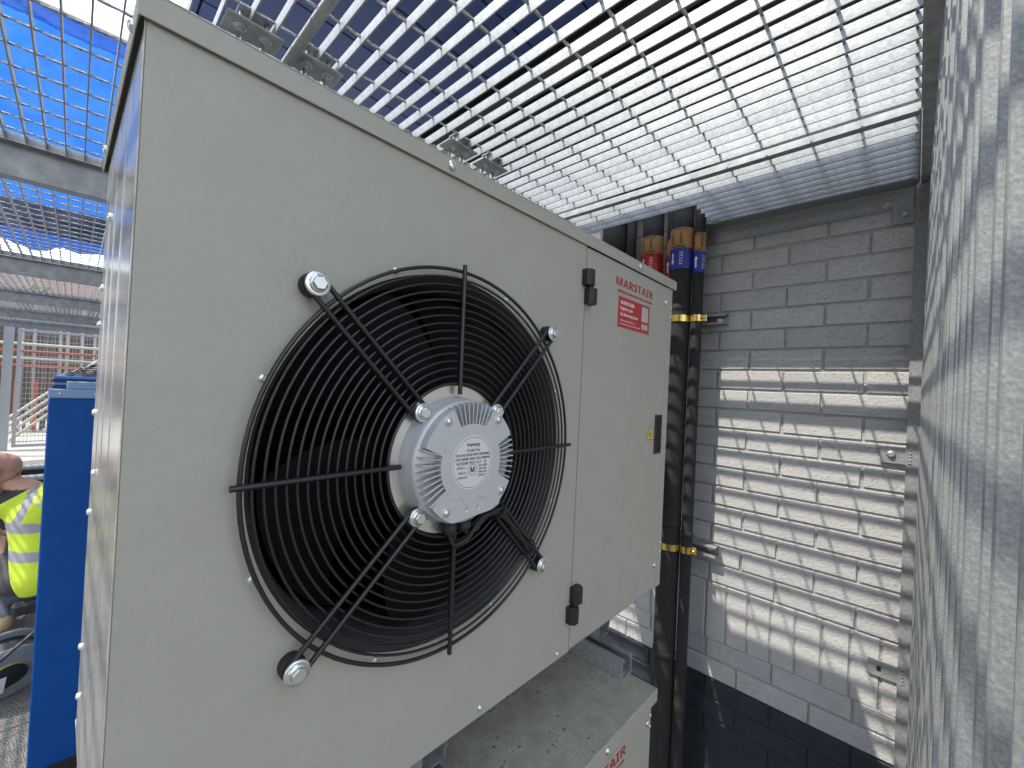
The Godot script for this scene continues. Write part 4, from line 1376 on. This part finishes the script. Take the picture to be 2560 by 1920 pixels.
func yard() -> void:
	# stacked scaffold poles standing in a rack behind the gate, loose braces, boards
	var rg := RandomNumberGenerator.new()
	rg.seed = 77
	for k in 22:
		var x := -2.0 + k * 0.135 + rg.randf_range(-0.03, 0.03)
		var lean := rg.randf_range(-0.05, 0.05)
		pole("upright steel scaffold pole in the row behind the mesh gate", Vector3(x, GROUND, -15.5 + rg.randf_range(-0.2, 0.2)), Vector3(x + lean, GROUND + rg.randf_range(2.5, 3.2), -15.6), 0.030, M.tube_dark if rg.randf() < 0.6 else M.tube_steel, "upright scaffold poles behind the gate")
	for k in 3:
		pole("orange painted scaffold pole standing behind the mesh gate", Vector3(-1.25 + 0.32 * k, GROUND, -15.2), Vector3(-1.23 + 0.30 * k, GROUND + 1.25, -15.2), 0.035, M.orange, "orange uprights behind the gate")
	for k in 4:
		var y := 0.48 - 0.16 * k
		pole(["pale scaffold pole lying level behind the mesh gate", "rusty orange scaffold pole lying level behind the mesh gate"][k % 2], Vector3(-2.2, y, -15.0 + 0.05 * k), Vector3(1.4, y - 0.02 * k, -15.0 + 0.05 * k), 0.034, [M.cream, M.orange][k % 2], ["pale level poles behind the gate", "orange level poles behind the gate"][k % 2])
	for k in 4:
		var o := 0.16 * k
		pole("pale scaffold brace leaning at a slant behind the mesh gate", Vector3(-1.35 + o, GROUND + 0.03, -13.2 - 0.06 * k), Vector3(0.55 + o, GROUND + 1.95, -13.9 - 0.06 * k), 0.026, M.cream, "slanting braces behind the gate")
	pole("yellow post behind the mesh gate", Vector3(-0.28, GROUND, -14.4), Vector3(-0.28, GROUND + 1.36, -14.4), 0.045, M.yellow_post, "")
	# rack that holds the poles
	var t := thing("pole_rack", "dark steel rack behind the standing scaffold poles", "rack", Vector3(-0.5, GROUND, -15.95))
	for y in [0.3, 1.5, 2.3]: part_span("rail", Vector3(-1.9, y, -0.04), Vector3(1.9, y + 0.08, 0.04), M.tube_dark, t, 0.005)
	for x in [-1.8, 0.0, 1.8]: part_span("post", Vector3(x - 0.04, 0, -0.13), Vector3(x + 0.04, 2.5, -0.045), M.tube_dark, t, 0.005)
	# board fence farther back
	t = thing("board_fence", "dark brown fence of upright boards behind the scaffold poles", "fence", Vector3(-6.0, GROUND, -19.0))
	var bm := cboxm(Vector3(0.16, 2.9, 0.022), 0.003)
	for k in 56: put("board", bm, M.bark, t, Vector3(0.09 + k * 0.175, 1.45, rg.randf_range(-0.01, 0.01)))
	part_span("rail", Vector3(0, 0.5, -0.07), Vector3(9.8, 0.6, -0.02), M.bark, t, 0.004)
	part_span("rail", Vector3(0, 2.2, -0.07), Vector3(9.8, 2.3, -0.02), M.bark, t, 0.004)
	tree("bushy green tree behind the board fence", Vector3(-1.6, GROUND, -21.5), 4.2, 2.8, 3)
	tree("smaller green tree with a thin crown behind the board fence", Vector3(0.6, GROUND, -20.6), 3.6, 2.2, 9)
	# house far behind, under the tarpaulin's edge
	t = thing("house", "low house with a brown tiled roof far beyond the tarpaulin", "house", Vector3(-1.0, GROUND, -27.0))
	part_span("wall", Vector3(-6, 0, -5), Vector3(6, 4.4, 0), M.house_wall, t, 0.01)
	var st := nst()
	quad(st, Vector3(-6.4, 4.3, 0.5), Vector3(6.4, 4.3, 0.5), Vector3(6.4, 6.1, -2.5), Vector3(-6.4, 6.1, -2.5), Vector3(0, 0.86, 0.5).normalized())
	quad(st, Vector3(-6.4, 4.3, -5.5), Vector3(6.4, 4.3, -5.5), Vector3(6.4, 6.1, -2.5), Vector3(-6.4, 6.1, -2.5), Vector3(0, 0.86, -0.5).normalized())
	var rf := done(st, "roof", M.tile_roof, t)
	part_span("chimney", Vector3(-2.2, 5.2, -2.9), Vector3(-1.5, 6.9, -2.2), M.tile_roof, rf, 0.02)
	for x in [-4.0, -1.2, 1.6, 4.2]:
		part_span("window", Vector3(x - 0.5, 2.6, 0.002), Vector3(x + 0.5, 3.8, 0.03), M.blue_light, t, 0.005)

func tarpaulin() -> void:
	var z := -7.0
	var x0 := -4.2
	var x1 := 1.25
	var t := thing("tarpaulin", "bright blue tarpaulin sheet hung on poles above the cage, lit from behind", "tarpaulin", Vector3(x0, GROUND, z))
	var nz := FastNoiseLite.new()
	nz.seed = 4
	nz.frequency = 0.5
	var mk := func(ya: float, yb: float, m: Material, called: String, ragged: float, dz: float) -> void:
		var st := nst()
		var nx := 90
		var ny := 26
		var P := func(i: int, j: int) -> Vector3:
			var x := (x1 - x0) * i / nx
			var lo := ya
			if ragged > 0.0: lo += ragged * nz.get_noise_2d(x * 6.0, 50.0) + 0.03 * sin(x * 9.0)
			var y := lerpf(lo, yb, float(j) / ny) - GROUND
			var w := 0.08 * nz.get_noise_2d(x * 1.6, y * 1.2) + 0.045 * nz.get_noise_2d(x * 5.0 + y * 4.0, y * 5.0) + 0.012 * sin((x * 1.1 + y * 0.9) * 4.0)
			return Vector3(x, y, w + dz)
		for i in nx:
			for j in ny:
				var p := [P.call(i, j), P.call(i + 1, j), P.call(i + 1, j + 1), P.call(i, j + 1)]
				var ns := []
				for q in [[i, j], [i + 1, j], [i + 1, j + 1], [i, j + 1]]:
					var a: Vector3 = P.call(q[0] + 1, q[1]) - P.call(q[0] - 1, q[1])
					var b: Vector3 = P.call(q[0], q[1] + 1) - P.call(q[0], q[1] - 1)
					ns.append(a.cross(b).normalized())
				squad(st, p, ns)
		done(st, called, m, t)
	mk.call(1.75, 3.78, M.tarp, "sheet", 0.0, 0.0)
	mk.call(3.76, 3.94, M.tarp_hem, "hem", 0.0, 0.012)
	mk.call(1.44, 1.77, M.tarp_dark, "dark_band", 0.0, 0.015)
	mk.call(1.30, 1.46, M.tarp_hem, "torn_edge", 0.10, 0.03)
	put("head_pole", tubem([Vector3(0, 3.955 - GROUND, 0), Vector3(x1 - x0, 3.955 - GROUND, 0)], 0.024, 10), M.cream, t)
	for x in [0.02, x1 - x0 - 0.02]:
		put("side_pole", tubem([Vector3(x, 0, -0.06), Vector3(x, 4.1 - GROUND, -0.06)], 0.024, 10), M.tube_steel, t)

func reel() -> void:
	var t := thing("cable_reel", "grey plastic cable reel with black cable lying on the ground by the cabinet", "cable reel", Vector3(-0.175, GROUND, -3.1))
	var b := Basis(Vector3(0.96, 0, -0.28), Vector3(0.10, 0.93, 0.36), Vector3(0.26, -0.37, 0.89)).orthonormalized()
	var c := Vector3(0, 0.158, 0)
	var st := nst()
	lathe(st, [Vector2(0.04, 0.062), Vector2(0.130, 0.066), Vector2(0.148, 0.062), Vector2(0.152, 0.056), Vector2(0.148, 0.050), Vector2(0.04, 0.054)], 40, c, b)
	put("flange", st.commit(), M.grey_plastic, t)
	st = nst()
	lathe(st, [Vector2(0.04, -0.062), Vector2(0.130, -0.066), Vector2(0.148, -0.062), Vector2(0.152, -0.056), Vector2(0.148, -0.050), Vector2(0.04, -0.054)], 40, c, b)
	put("flange", st.commit(), M.grey_plastic, t)
	st = nst()
	lathe(st, [Vector2(0.07, -0.05), Vector2(0.118, -0.048), Vector2(0.124, 0.0), Vector2(0.118, 0.048), Vector2(0.07, 0.05)], 30, c, b)
	put("wound_cable", st.commit(), M.black, t)
	st = nst()
	lathe(st, [Vector2(0.062, 0.06), Vector2(0.062, 0.076), Vector2(0.054, 0.080), Vector2(0.0, 0.080)], 26, c, b)
	put("hub", st.commit(), M.black, t)
	st = nst()
	lathe(st, [Vector2(0.0635, 0.061), Vector2(0.0635, 0.070), Vector2(0.0655, 0.070), Vector2(0.0655, 0.061)], 26, c, b)
	put("yellow_ring", st.commit(), M.yellow_post, t)
	st = nst()
	cbox(st, c + b * Vector3(-0.045, -0.035, 0.0815), Vector3(0.075, 0.095, 0.001), 0.0003, b)
	put("paper_tag", st.commit(), M.paper, t)
	for k in 10:
		var a := TAU * k / 10
		st = nst()
		cbox(st, c + b * (bent(a) * 0.112 + Vector3(0, 0, 0.0675)), Vector3(0.028, 0.004, 0.003), 0.001, b * Basis(Vector3.BACK, a))
		put("flange_rib", st.commit(), M.grey_plastic, t)
	var stand := []
	for i in 25:
		var a := lerpf(-PI, 0.0, i / 24.0)
		stand.append(Vector3(cos(a) * 0.165, 0.165 + sin(a) * 0.155, 0.085 * sin(a * 2.0) * 0.2 - 0.03))
	put("stand", tubem(stand, 0.009, 8), M.black, t)
	# loose cable from the reel up past the cabinet
	var cv := Curve3D.new()
	for p in [[Vector3(-0.62, -1.585, -2.85), Vector3(0.08, 0.0, 0)], [Vector3(-0.35, -1.50, -2.86), Vector3(0.08, 0.05, 0)], [Vector3(-0.19, -1.335, -2.90), Vector3(0.04, 0.03, 0)], [Vector3(-0.06, -1.235, -2.95), Vector3(0.03, 0.015, 0)], [Vector3(0.25, -1.14, -3.05), Vector3(0.1, 0.0, 0)], [Vector3(0.55, -1.4, -3.15), Vector3(0.05, -0.1, 0)], [Vector3(0.6, -1.588, -3.2), Vector3(0.0, -0.02, 0)]]:
		cv.add_point(p[0], -p[1], p[1])
	var pth := []
	for i in 50: pth.append(cv.sample_baked(cv.get_baked_length() * i / 49.0) - Vector3(-0.19, GROUND, -2.9))
	var cb := put("loose_cable", tubem(pth, 0.0075, 8), M.cable, self, Vector3(-0.19, GROUND, -2.9))
	tag(cb, "brown black cable looping up past the cable reel to the blue cabinet", "cable")

# ------------------------------------------------------------------ figure: smooth-joined tapered limbs meshed as surface nets
func field_mesh(bones: Array, cell: float, k: float, colour: Callable, lo: Vector3, hi: Vector3, clip = null) -> ArrayMesh:
	var n := Vector3i(((hi - lo) / cell).ceil()) + Vector3i.ONE
	var val := PackedFloat32Array()
	val.resize(n.x * n.y * n.z)
	val.fill(1.0)
	for bn in bones:
		var a: Vector3 = bn[0]
		var b: Vector3 = bn[1]
		var ra: float = bn[2]
		var rb: float = bn[3]
		var sq: Vector3 = bn[4] if bn.size() > 4 else Vector3.ONE
		var mr := (maxf(ra, rb) / minf(sq.x, minf(sq.y, sq.z))) + k + cell * 2.0
		var p0 := Vector3i(((a.min(b) - Vector3.ONE * mr - lo) / cell).floor()).clamp(Vector3i.ZERO, n - Vector3i.ONE)
		var p1 := Vector3i(((a.max(b) + Vector3.ONE * mr - lo) / cell).ceil()).clamp(Vector3i.ZERO, n - Vector3i.ONE)
		var ab := (b - a) * sq
		var l2 := maxf(ab.length_squared(), 1e-9)
		for z in range(p0.z, p1.z + 1):
			for y in range(p0.y, p1.y + 1):
				for x in range(p0.x, p1.x + 1):
					var p := (lo + Vector3(x, y, z) * cell - a) * sq
					var t := clampf(p.dot(ab) / l2, 0.0, 1.0)
					var d := (p - ab * t).length() - lerpf(ra, rb, t)
					var i := (z * n.y + y) * n.x + x
					var c := val[i]
					var h := maxf(k - absf(c - d), 0.0) / k
					val[i] = minf(c, d) - h * h * k * 0.25
	if clip != null:
		for z in n.z:
			for y in n.y:
				for x in n.x:
					var i := (z * n.y + y) * n.x + x
					if val[i] < 0.2: val[i] = maxf(val[i], clip.call(lo + Vector3(x, y, z) * cell))
	var at := func(x: int, y: int, z: int) -> float: return val[(z * n.y + y) * n.x + x]
	var idx := {}
	var vs := PackedVector3Array()
	var ns := PackedVector3Array()
	var cs := PackedColorArray()
	var ed := [[0, 1], [2, 3], [4, 5], [6, 7], [0, 2], [1, 3], [4, 6], [5, 7], [0, 4], [1, 5], [2, 6], [3, 7]]
	for z in n.z - 1:
		for y in n.y - 1:
			for x in n.x - 1:
				var base := (z * n.y + y) * n.x + x
				var v0 := val[base]
				if v0 > cell * 3.0 or v0 < -cell * 3.0: continue
				var v := [v0, val[base + 1], val[base + n.x], val[base + n.x + 1], val[base + n.x * n.y], val[base + n.x * n.y + 1], val[base + n.x * n.y + n.x], val[base + n.x * n.y + n.x + 1]]
				var m := 0
				for q in 8: if v[q] < 0.0: m |= 1 << q
				if m == 0 or m == 255: continue
				var s := Vector3.ZERO
				var c := 0
				for e in ed:
					var va: float = v[e[0]]
					var vb: float = v[e[1]]
					if (va < 0.0) == (vb < 0.0): continue
					var t := va / (va - vb)
					var pa := Vector3(e[0] & 1, (e[0] >> 1) & 1, (e[0] >> 2) & 1)
					var pb := Vector3(e[1] & 1, (e[1] >> 1) & 1, (e[1] >> 2) & 1)
					s += pa.lerp(pb, t)
					c += 1
				var p := lo + (Vector3(x, y, z) + s / c) * cell
				idx[base] = vs.size()
				vs.append(p)
				ns.append(Vector3(v[1] + v[3] + v[5] + v[7] - v[0] - v[2] - v[4] - v[6], v[2] + v[3] + v[6] + v[7] - v[0] - v[1] - v[4] - v[5], v[4] + v[5] + v[6] + v[7] - v[0] - v[1] - v[2] - v[3]).normalized())
				cs.append(colour.call(p))
	var st := nst()
	var off := [1, n.x, n.x * n.y]
	for z in range(1, n.z - 1):
		for y in range(1, n.y - 1):
			for x in range(1, n.x - 1):
				var base := (z * n.y + y) * n.x + x
				var v0 := val[base]
				if absf(v0) > cell * 3.0: continue
				for ax in 3:
					if (v0 < 0.0) == (val[base + off[ax]] < 0.0): continue
					var o1: int = off[(ax + 1) % 3]
					var o2: int = off[(ax + 2) % 3]
					var q := [base, base - o1, base - o1 - o2, base - o2]
					var ok := true
					for e in q: if not idx.has(e): ok = false
					if not ok: continue
					var ids := [idx[q[0]], idx[q[1]], idx[q[2]], idx[q[3]]]
					if v0 < 0.0: ids.reverse()
					for t in [[0, 1, 2], [0, 2, 3]]:
						for kk in t:
							st.set_color(cs[ids[kk]])
							st.set_normal(ns[ids[kk]])
							st.add_vertex(vs[ids[kk]])
	return st.commit()

func vertex_mat(rough: float) -> StandardMaterial3D:
	var m := mat(Color.WHITE, rough)
	m.vertex_color_use_as_albedo = true
	return m

func person() -> void:
	var at := Vector3(-0.10, GROUND, -3.95)
	var t := thing("person", "person squatting in a yellow hi-vis vest with grey stripes, head bowed, beside the blue cabinet", "person", at)
	# joints, relative to the camera, then moved to the thing's base
	var J := {"pelvis": Vector3(-0.06, -1.31, -3.86), "waist": Vector3(-0.065, -1.15, -3.90), "chest": Vector3(-0.085, -0.96, -3.96), "neck": Vector3(-0.165, -0.81, -4.03), "sl": Vector3(-0.225, -0.865, -4.00), "sr": Vector3(0.075, -0.855, -4.03), "el": Vector3(-0.36, -1.00, -4.16), "wl": Vector3(-0.30, -1.14, -4.33), "er": Vector3(0.16, -1.06, -4.16), "wr": Vector3(0.02, -1.17, -4.34), "hl": Vector3(-0.155, -1.33, -3.88), "hr": Vector3(0.035, -1.33, -3.88), "kl": Vector3(-0.285, -1.19, -4.22), "kr": Vector3(0.13, -1.42, -4.24), "al": Vector3(-0.235, -1.505, -3.90), "ar": Vector3(0.10, -1.53, -3.88), "tl": Vector3(-0.265, -1.56, -4.10), "tr": Vector3(0.12, -1.555, -4.02)}
	for q in J: J[q] -= at
	var skin := Color(0.37, 0.21, 0.15)
	var dark := Color(0.016, 0.016, 0.018)
	var jeans := Color(0.05, 0.055, 0.085)
	var boot := Color(0.30, 0.22, 0.13)
	var bones := [[J.pelvis, J.waist, 0.135, 0.125], [J.waist, J.chest, 0.130, 0.150], [J.chest, J.neck, 0.135, 0.075], [J.sl, J.sr, 0.075, 0.075], [J.neck, J.neck + Vector3(-0.075, 0.065, -0.02), 0.058, 0.055], [J.sl, J.el, 0.058, 0.045], [J.el, J.wl, 0.044, 0.030], [J.sr, J.er, 0.058, 0.045], [J.er, J.wr, 0.044, 0.030], [J.hl, J.hr, 0.115, 0.115], [J.hl, J.kl, 0.095, 0.065], [J.kl, J.al, 0.065, 0.048], [J.hr, J.kr, 0.095, 0.065], [J.kr, J.ar, 0.065, 0.048], [J.al + Vector3(0.005, -0.035, 0.035), J.tl, 0.048, 0.040], [J.ar + Vector3(0, -0.015, 0.03), J.tr, 0.045, 0.038]]
	# hands: palm and five short chains each
	for sd in [[J.wl, Vector3(0.35, -0.35, -0.87), Vector3(0.8, 0.3, 0.2)], [J.wr, Vector3(-0.35, -0.35, -0.87), Vector3(-0.8, 0.3, 0.2)]]:
		var d: Vector3 = sd[1].normalized()
		var s: Vector3 = (sd[2] - d * sd[2].dot(d)).normalized()
		var w: Vector3 = sd[0]
		bones.append([w, w + d * 0.085, 0.026, 0.024])
		for f in 4:
			var r0: Vector3 = w + d * 0.085 + s * (0.030 - 0.020 * f)
			var r1: Vector3 = r0 + d * (0.040 - 0.004 * absi(f - 1)) + Vector3(0, -0.010, 0)
			bones.append([r0, r1, 0.0095, 0.009])
			bones.append([r1, r1 + d * 0.022 + Vector3(0, -0.024, 0), 0.009, 0.008])
		var th: Vector3 = w + d * 0.03 + s * 0.028
		bones.append([th, th + d * 0.035 + s * 0.022, 0.011, 0.010])
		bones.append([th + d * 0.035 + s * 0.022, th + d * 0.06 + s * 0.020 + Vector3(0, -0.012, 0), 0.010, 0.0085])
	var neck_y: float = J.neck.y
	var elx: Vector3 = J.el
	var shx: Vector3 = J.sl
	var erx: Vector3 = J.er
	var colour := func(p: Vector3) -> Color:
		if p.y > neck_y + 0.035: return skin
		if p.y < 0.105: return boot
		var dl: float = ((p - shx).dot(elx - shx)) / (elx - shx).length_squared()
		if p.x < elx.x + 0.10 and p.y > 0.34 and dl > 0.72 and p.z < elx.z + 0.10: return skin
		if p.x > erx.x - 0.12 and p.y > 0.36 and p.z < erx.z + 0.02: return skin
		if p.z < elx.z - 0.08 and p.y > 0.30: return skin
		if p.y < 0.235: return jeans
		return dark
	var body := put("body", field_mesh(bones, 0.0125, 0.035, colour, Vector3(-0.42, -0.01, -0.58), Vector3(0.36, 0.96, 0.30)), vertex_mat(0.75), t)
	# head: cranium, brow, nose, jaw, ear; the face looks to +x and down
	var hc := Vector3(-0.306, -0.663, -4.045) - at
	var hb := Basis(Vector3.UP, 0.25) * Basis(Vector3.BACK, -0.30)
	var H := func(x: float, y: float, z: float) -> Vector3: return hc + hb * Vector3(x, y, z)
	var head := [[H.call(-0.03, 0.035, 0), H.call(0.022, 0.040, 0), 0.080, 0.074], [H.call(0.03, -0.01, 0), H.call(0.035, -0.075, 0), 0.062, 0.044], [H.call(0.055, -0.085, 0), H.call(0.060, -0.098, 0), 0.030, 0.026], [H.call(0.078, 0.028, -0.028), H.call(0.078, 0.028, 0.028), 0.019, 0.019], [H.call(0.090, 0.008, 0), H.call(0.108, -0.030, 0), 0.010, 0.014], [H.call(0.092, -0.034, -0.012), H.call(0.092, -0.034, 0.012), 0.010, 0.010], [H.call(0.080, -0.058, -0.014), H.call(0.080, -0.058, 0.014), 0.014, 0.014], [H.call(0.078, -0.073, -0.012), H.call(0.078, -0.073, 0.012), 0.012, 0.012], [H.call(0.050, -0.012, -0.040), H.call(0.050, -0.012, 0.040), 0.026, 0.026], [H.call(-0.020, -0.06, 0), H.call(-0.035, -0.14, 0), 0.055, 0.056], [H.call(-0.015, 0.012, 0.076), H.call(-0.018, -0.030, 0.074), 0.013, 0.010], [H.call(-0.015, 0.012, -0.076), H.call(-0.018, -0.030, -0.074), 0.013, 0.010]]
	var hcol := func(p: Vector3) -> Color:
		var q: Vector3 = hb.inverse() * (p - hc)
		if absf(q.y - 0.002) < 0.009 and absf(absf(q.z) - 0.030) < 0.014 and q.x > 0.055: return Color(0.10, 0.055, 0.04)
		if absf(q.y - 0.026) < 0.005 and absf(absf(q.z) - 0.032) < 0.018 and q.x > 0.06: return Color(0.26, 0.15, 0.10)
		if absf(q.y + 0.066) < 0.004 and absf(q.z) < 0.022 and q.x > 0.06: return Color(0.24, 0.09, 0.07)
		if q.y < -0.045 and q.x > 0.01: return Color(0.30, 0.18, 0.135)
		return skin
	put("head", field_mesh(head, 0.0058, 0.016, hcol, hc - Vector3(0.15, 0.20, 0.13), hc + Vector3(0.16, 0.15, 0.13)), vertex_mat(0.6), body)
	# vest over the trunk, open at the arms, striped
	var vb := [[J.pelvis + Vector3(0, 0.02, 0), J.waist, 0.165, 0.152], [J.waist, J.chest, 0.155, 0.168], [J.chest, J.neck + Vector3(0, -0.02, 0.01), 0.152, 0.086], [J.sl, J.sr, 0.090, 0.090]]
	var yel := Color(0.40, 0.50, 0.02)
	var grey := Color(0.22, 0.22, 0.235)
	var neck_p: Vector3 = J.neck
	var sl_p: Vector3 = J.sl
	var vcol := func(p: Vector3) -> Color:
		var y: float = p.y + at.y
		var x: float = p.x + at.x
		if (y < -0.955 and y > -1.008) or (y < -1.115 and y > -1.172): return grey
		if y > -0.956:
			var sx := lerpf(-0.205, -0.135, clampf((y + 0.955) / 0.20, 0.0, 1.0))
			if absf(x - sx) < 0.019: return grey
			if absf(x - (sx + 0.235)) < 0.019: return grey
		# round logo
		if p.z > 0.02:
			var dd := Vector2(x + 0.105, y + 0.835).length()
			if absf(dd - 0.024) < 0.004: return Color(0.45, 0.22, 0.12) if y > -0.835 else Color(0.18, 0.30, 0.45)
		return yel
	var vclip := func(p: Vector3) -> float:
		var d: float = (-1.365 - at.y) + 0.012 * sin(p.x * 24.0) - p.y
		d = maxf(d, (p - neck_p).dot(Vector3(-0.55, 0.80, -0.15).normalized()) - 0.018)
		return d
	put("vest", field_mesh(vb, 0.010, 0.035, vcol, Vector3(-0.36, 0.18, -0.32), Vector3(0.32, 0.95, 0.34), vclip), vertex_mat(0.8), body)
	var bag := put("belt_pouch", cboxm(Vector3(0.20, 0.085, 0.05), 0.018), M.dark_bag, body, Vector3(0.00, 0.165, 0.195))
	bag.rotation.x = 0.2
	# low plastic crate behind
	t = thing("plastic_crate", "black plastic crate with a thick grey rim behind the squatting person", "crate", Vector3(-0.42, GROUND, -5.2))
	var st := nst()
	var w := 0.34
	for q in [[Vector3(-w, 0, -0.25), Vector3(w, 0.70, -0.235)], [Vector3(-w, 0, 0.235), Vector3(w, 0.70, 0.25)], [Vector3(-w, 0, -0.2345), Vector3(-w + 0.015, 0.70, 0.2345)], [Vector3(w - 0.015, 0, -0.2345), Vector3(w, 0.70, 0.2345)], [Vector3(-w + 0.016, 0.0, -0.234), Vector3(w - 0.016, 0.02, 0.234)]]:
		span(st, q[0], q[1], 0.003)
	put("tub", st.commit(), M.dark_bag, t)
	st = nst()
	for q in [[Vector3(-w - 0.03, 0.70, -0.28), Vector3(w + 0.03, 0.74, -0.22)], [Vector3(-w - 0.03, 0.70, 0.22), Vector3(w + 0.03, 0.74, 0.28)], [Vector3(-w - 0.03, 0.70, -0.2195), Vector3(-w + 0.03, 0.74, 0.2195)], [Vector3(w - 0.03, 0.70, -0.2195), Vector3(w + 0.03, 0.74, 0.2195)]]:
		span(st, q[0], q[1], 0.010)
	put("rim", st.commit(), M.grey_plastic, t)

func ground() -> void:
	var pm := PlaneMesh.new()
	pm.size = Vector2(240, 240)
	var g := put("ground", pm, M.asphalt, self, Vector3(0, GROUND, -20))
	tag(g, "grey tarmac ground of the service yard", "ground", "", "structure")
	var pv := PlaneMesh.new()
	pv.size = Vector2(60, 26)
	g = put("paving", pv, M.paving, self, Vector3(-2, GROUND + 0.004, -23.6))
	tag(g, "pale sunlit paving beyond the mesh gate", "paving", "", "structure")

func camera_and_light() -> void:
	var yaw := deg_to_rad(43.8397)
	var pitch := deg_to_rad(0.5805)
	var roll := deg_to_rad(2.8001)
	var f := Vector3(cos(pitch) * cos(yaw), sin(pitch), -cos(pitch) * sin(yaw))
	var r := f.cross(Vector3.UP).normalized()
	var u := r.cross(f)
	var cam := Camera3D.new()
	cam.name = "camera"
	cam.fov = 84.825
	cam.near = 0.02
	cam.far = 400.0
	add_child(cam)
	cam.transform = Transform3D(Basis(r * cos(roll) + u * sin(roll), u * cos(roll) - r * sin(roll), -f), Vector3.ZERO)
	cam.current = true
	var we := WorldEnvironment.new()
	we.name = "environment"
	var env := Environment.new()
	env.background_mode = Environment.BG_SKY
	var sky := Sky.new()
	var sm := ProceduralSkyMaterial.new()
	sm.sky_top_color = Color(0.73, 0.775, 0.85)
	sm.sky_horizon_color = Color(0.90, 0.91, 0.92)
	sm.sky_curve = 0.16
	sm.ground_bottom_color = Color(0.30, 0.29, 0.27)
	sm.ground_horizon_color = Color(0.62, 0.63, 0.64)
	sm.energy_multiplier = 2.1
	sky.sky_material = sm
	env.sky = sky
	env.tonemap_mode = Environment.TONE_MAPPER_LINEAR
	env.tonemap_exposure = 2.0
	env.sdfgi_enabled = true
	env.ssao_enabled = true
	env.ssil_enabled = true
	we.environment = env
	add_child(we)
	var sun := DirectionalLight3D.new()
	sun.name = "sun"
	sun.light_color = Color(1.0, 0.97, 0.92)
	sun.light_energy = 1.08
	sun.light_angular_distance = 0.5
	sun.shadow_enabled = true
	add_child(sun)
	sun.basis = Basis.looking_at(Vector3(1.0, -1.745, 0.513).normalized(), Vector3.UP)

func _ready() -> void:
	rng.seed = 1
	camera_and_light()
	make_materials()
	ground()
	brick_building()
	roof()
	bar_panel()
	wall_metalwork()
	tarpaulin()
	unit_upper()
	unit_lower()
	struts_under_unit()
	pipes()
	cabinet()
	gate()
	yard()
	reel()
	person()
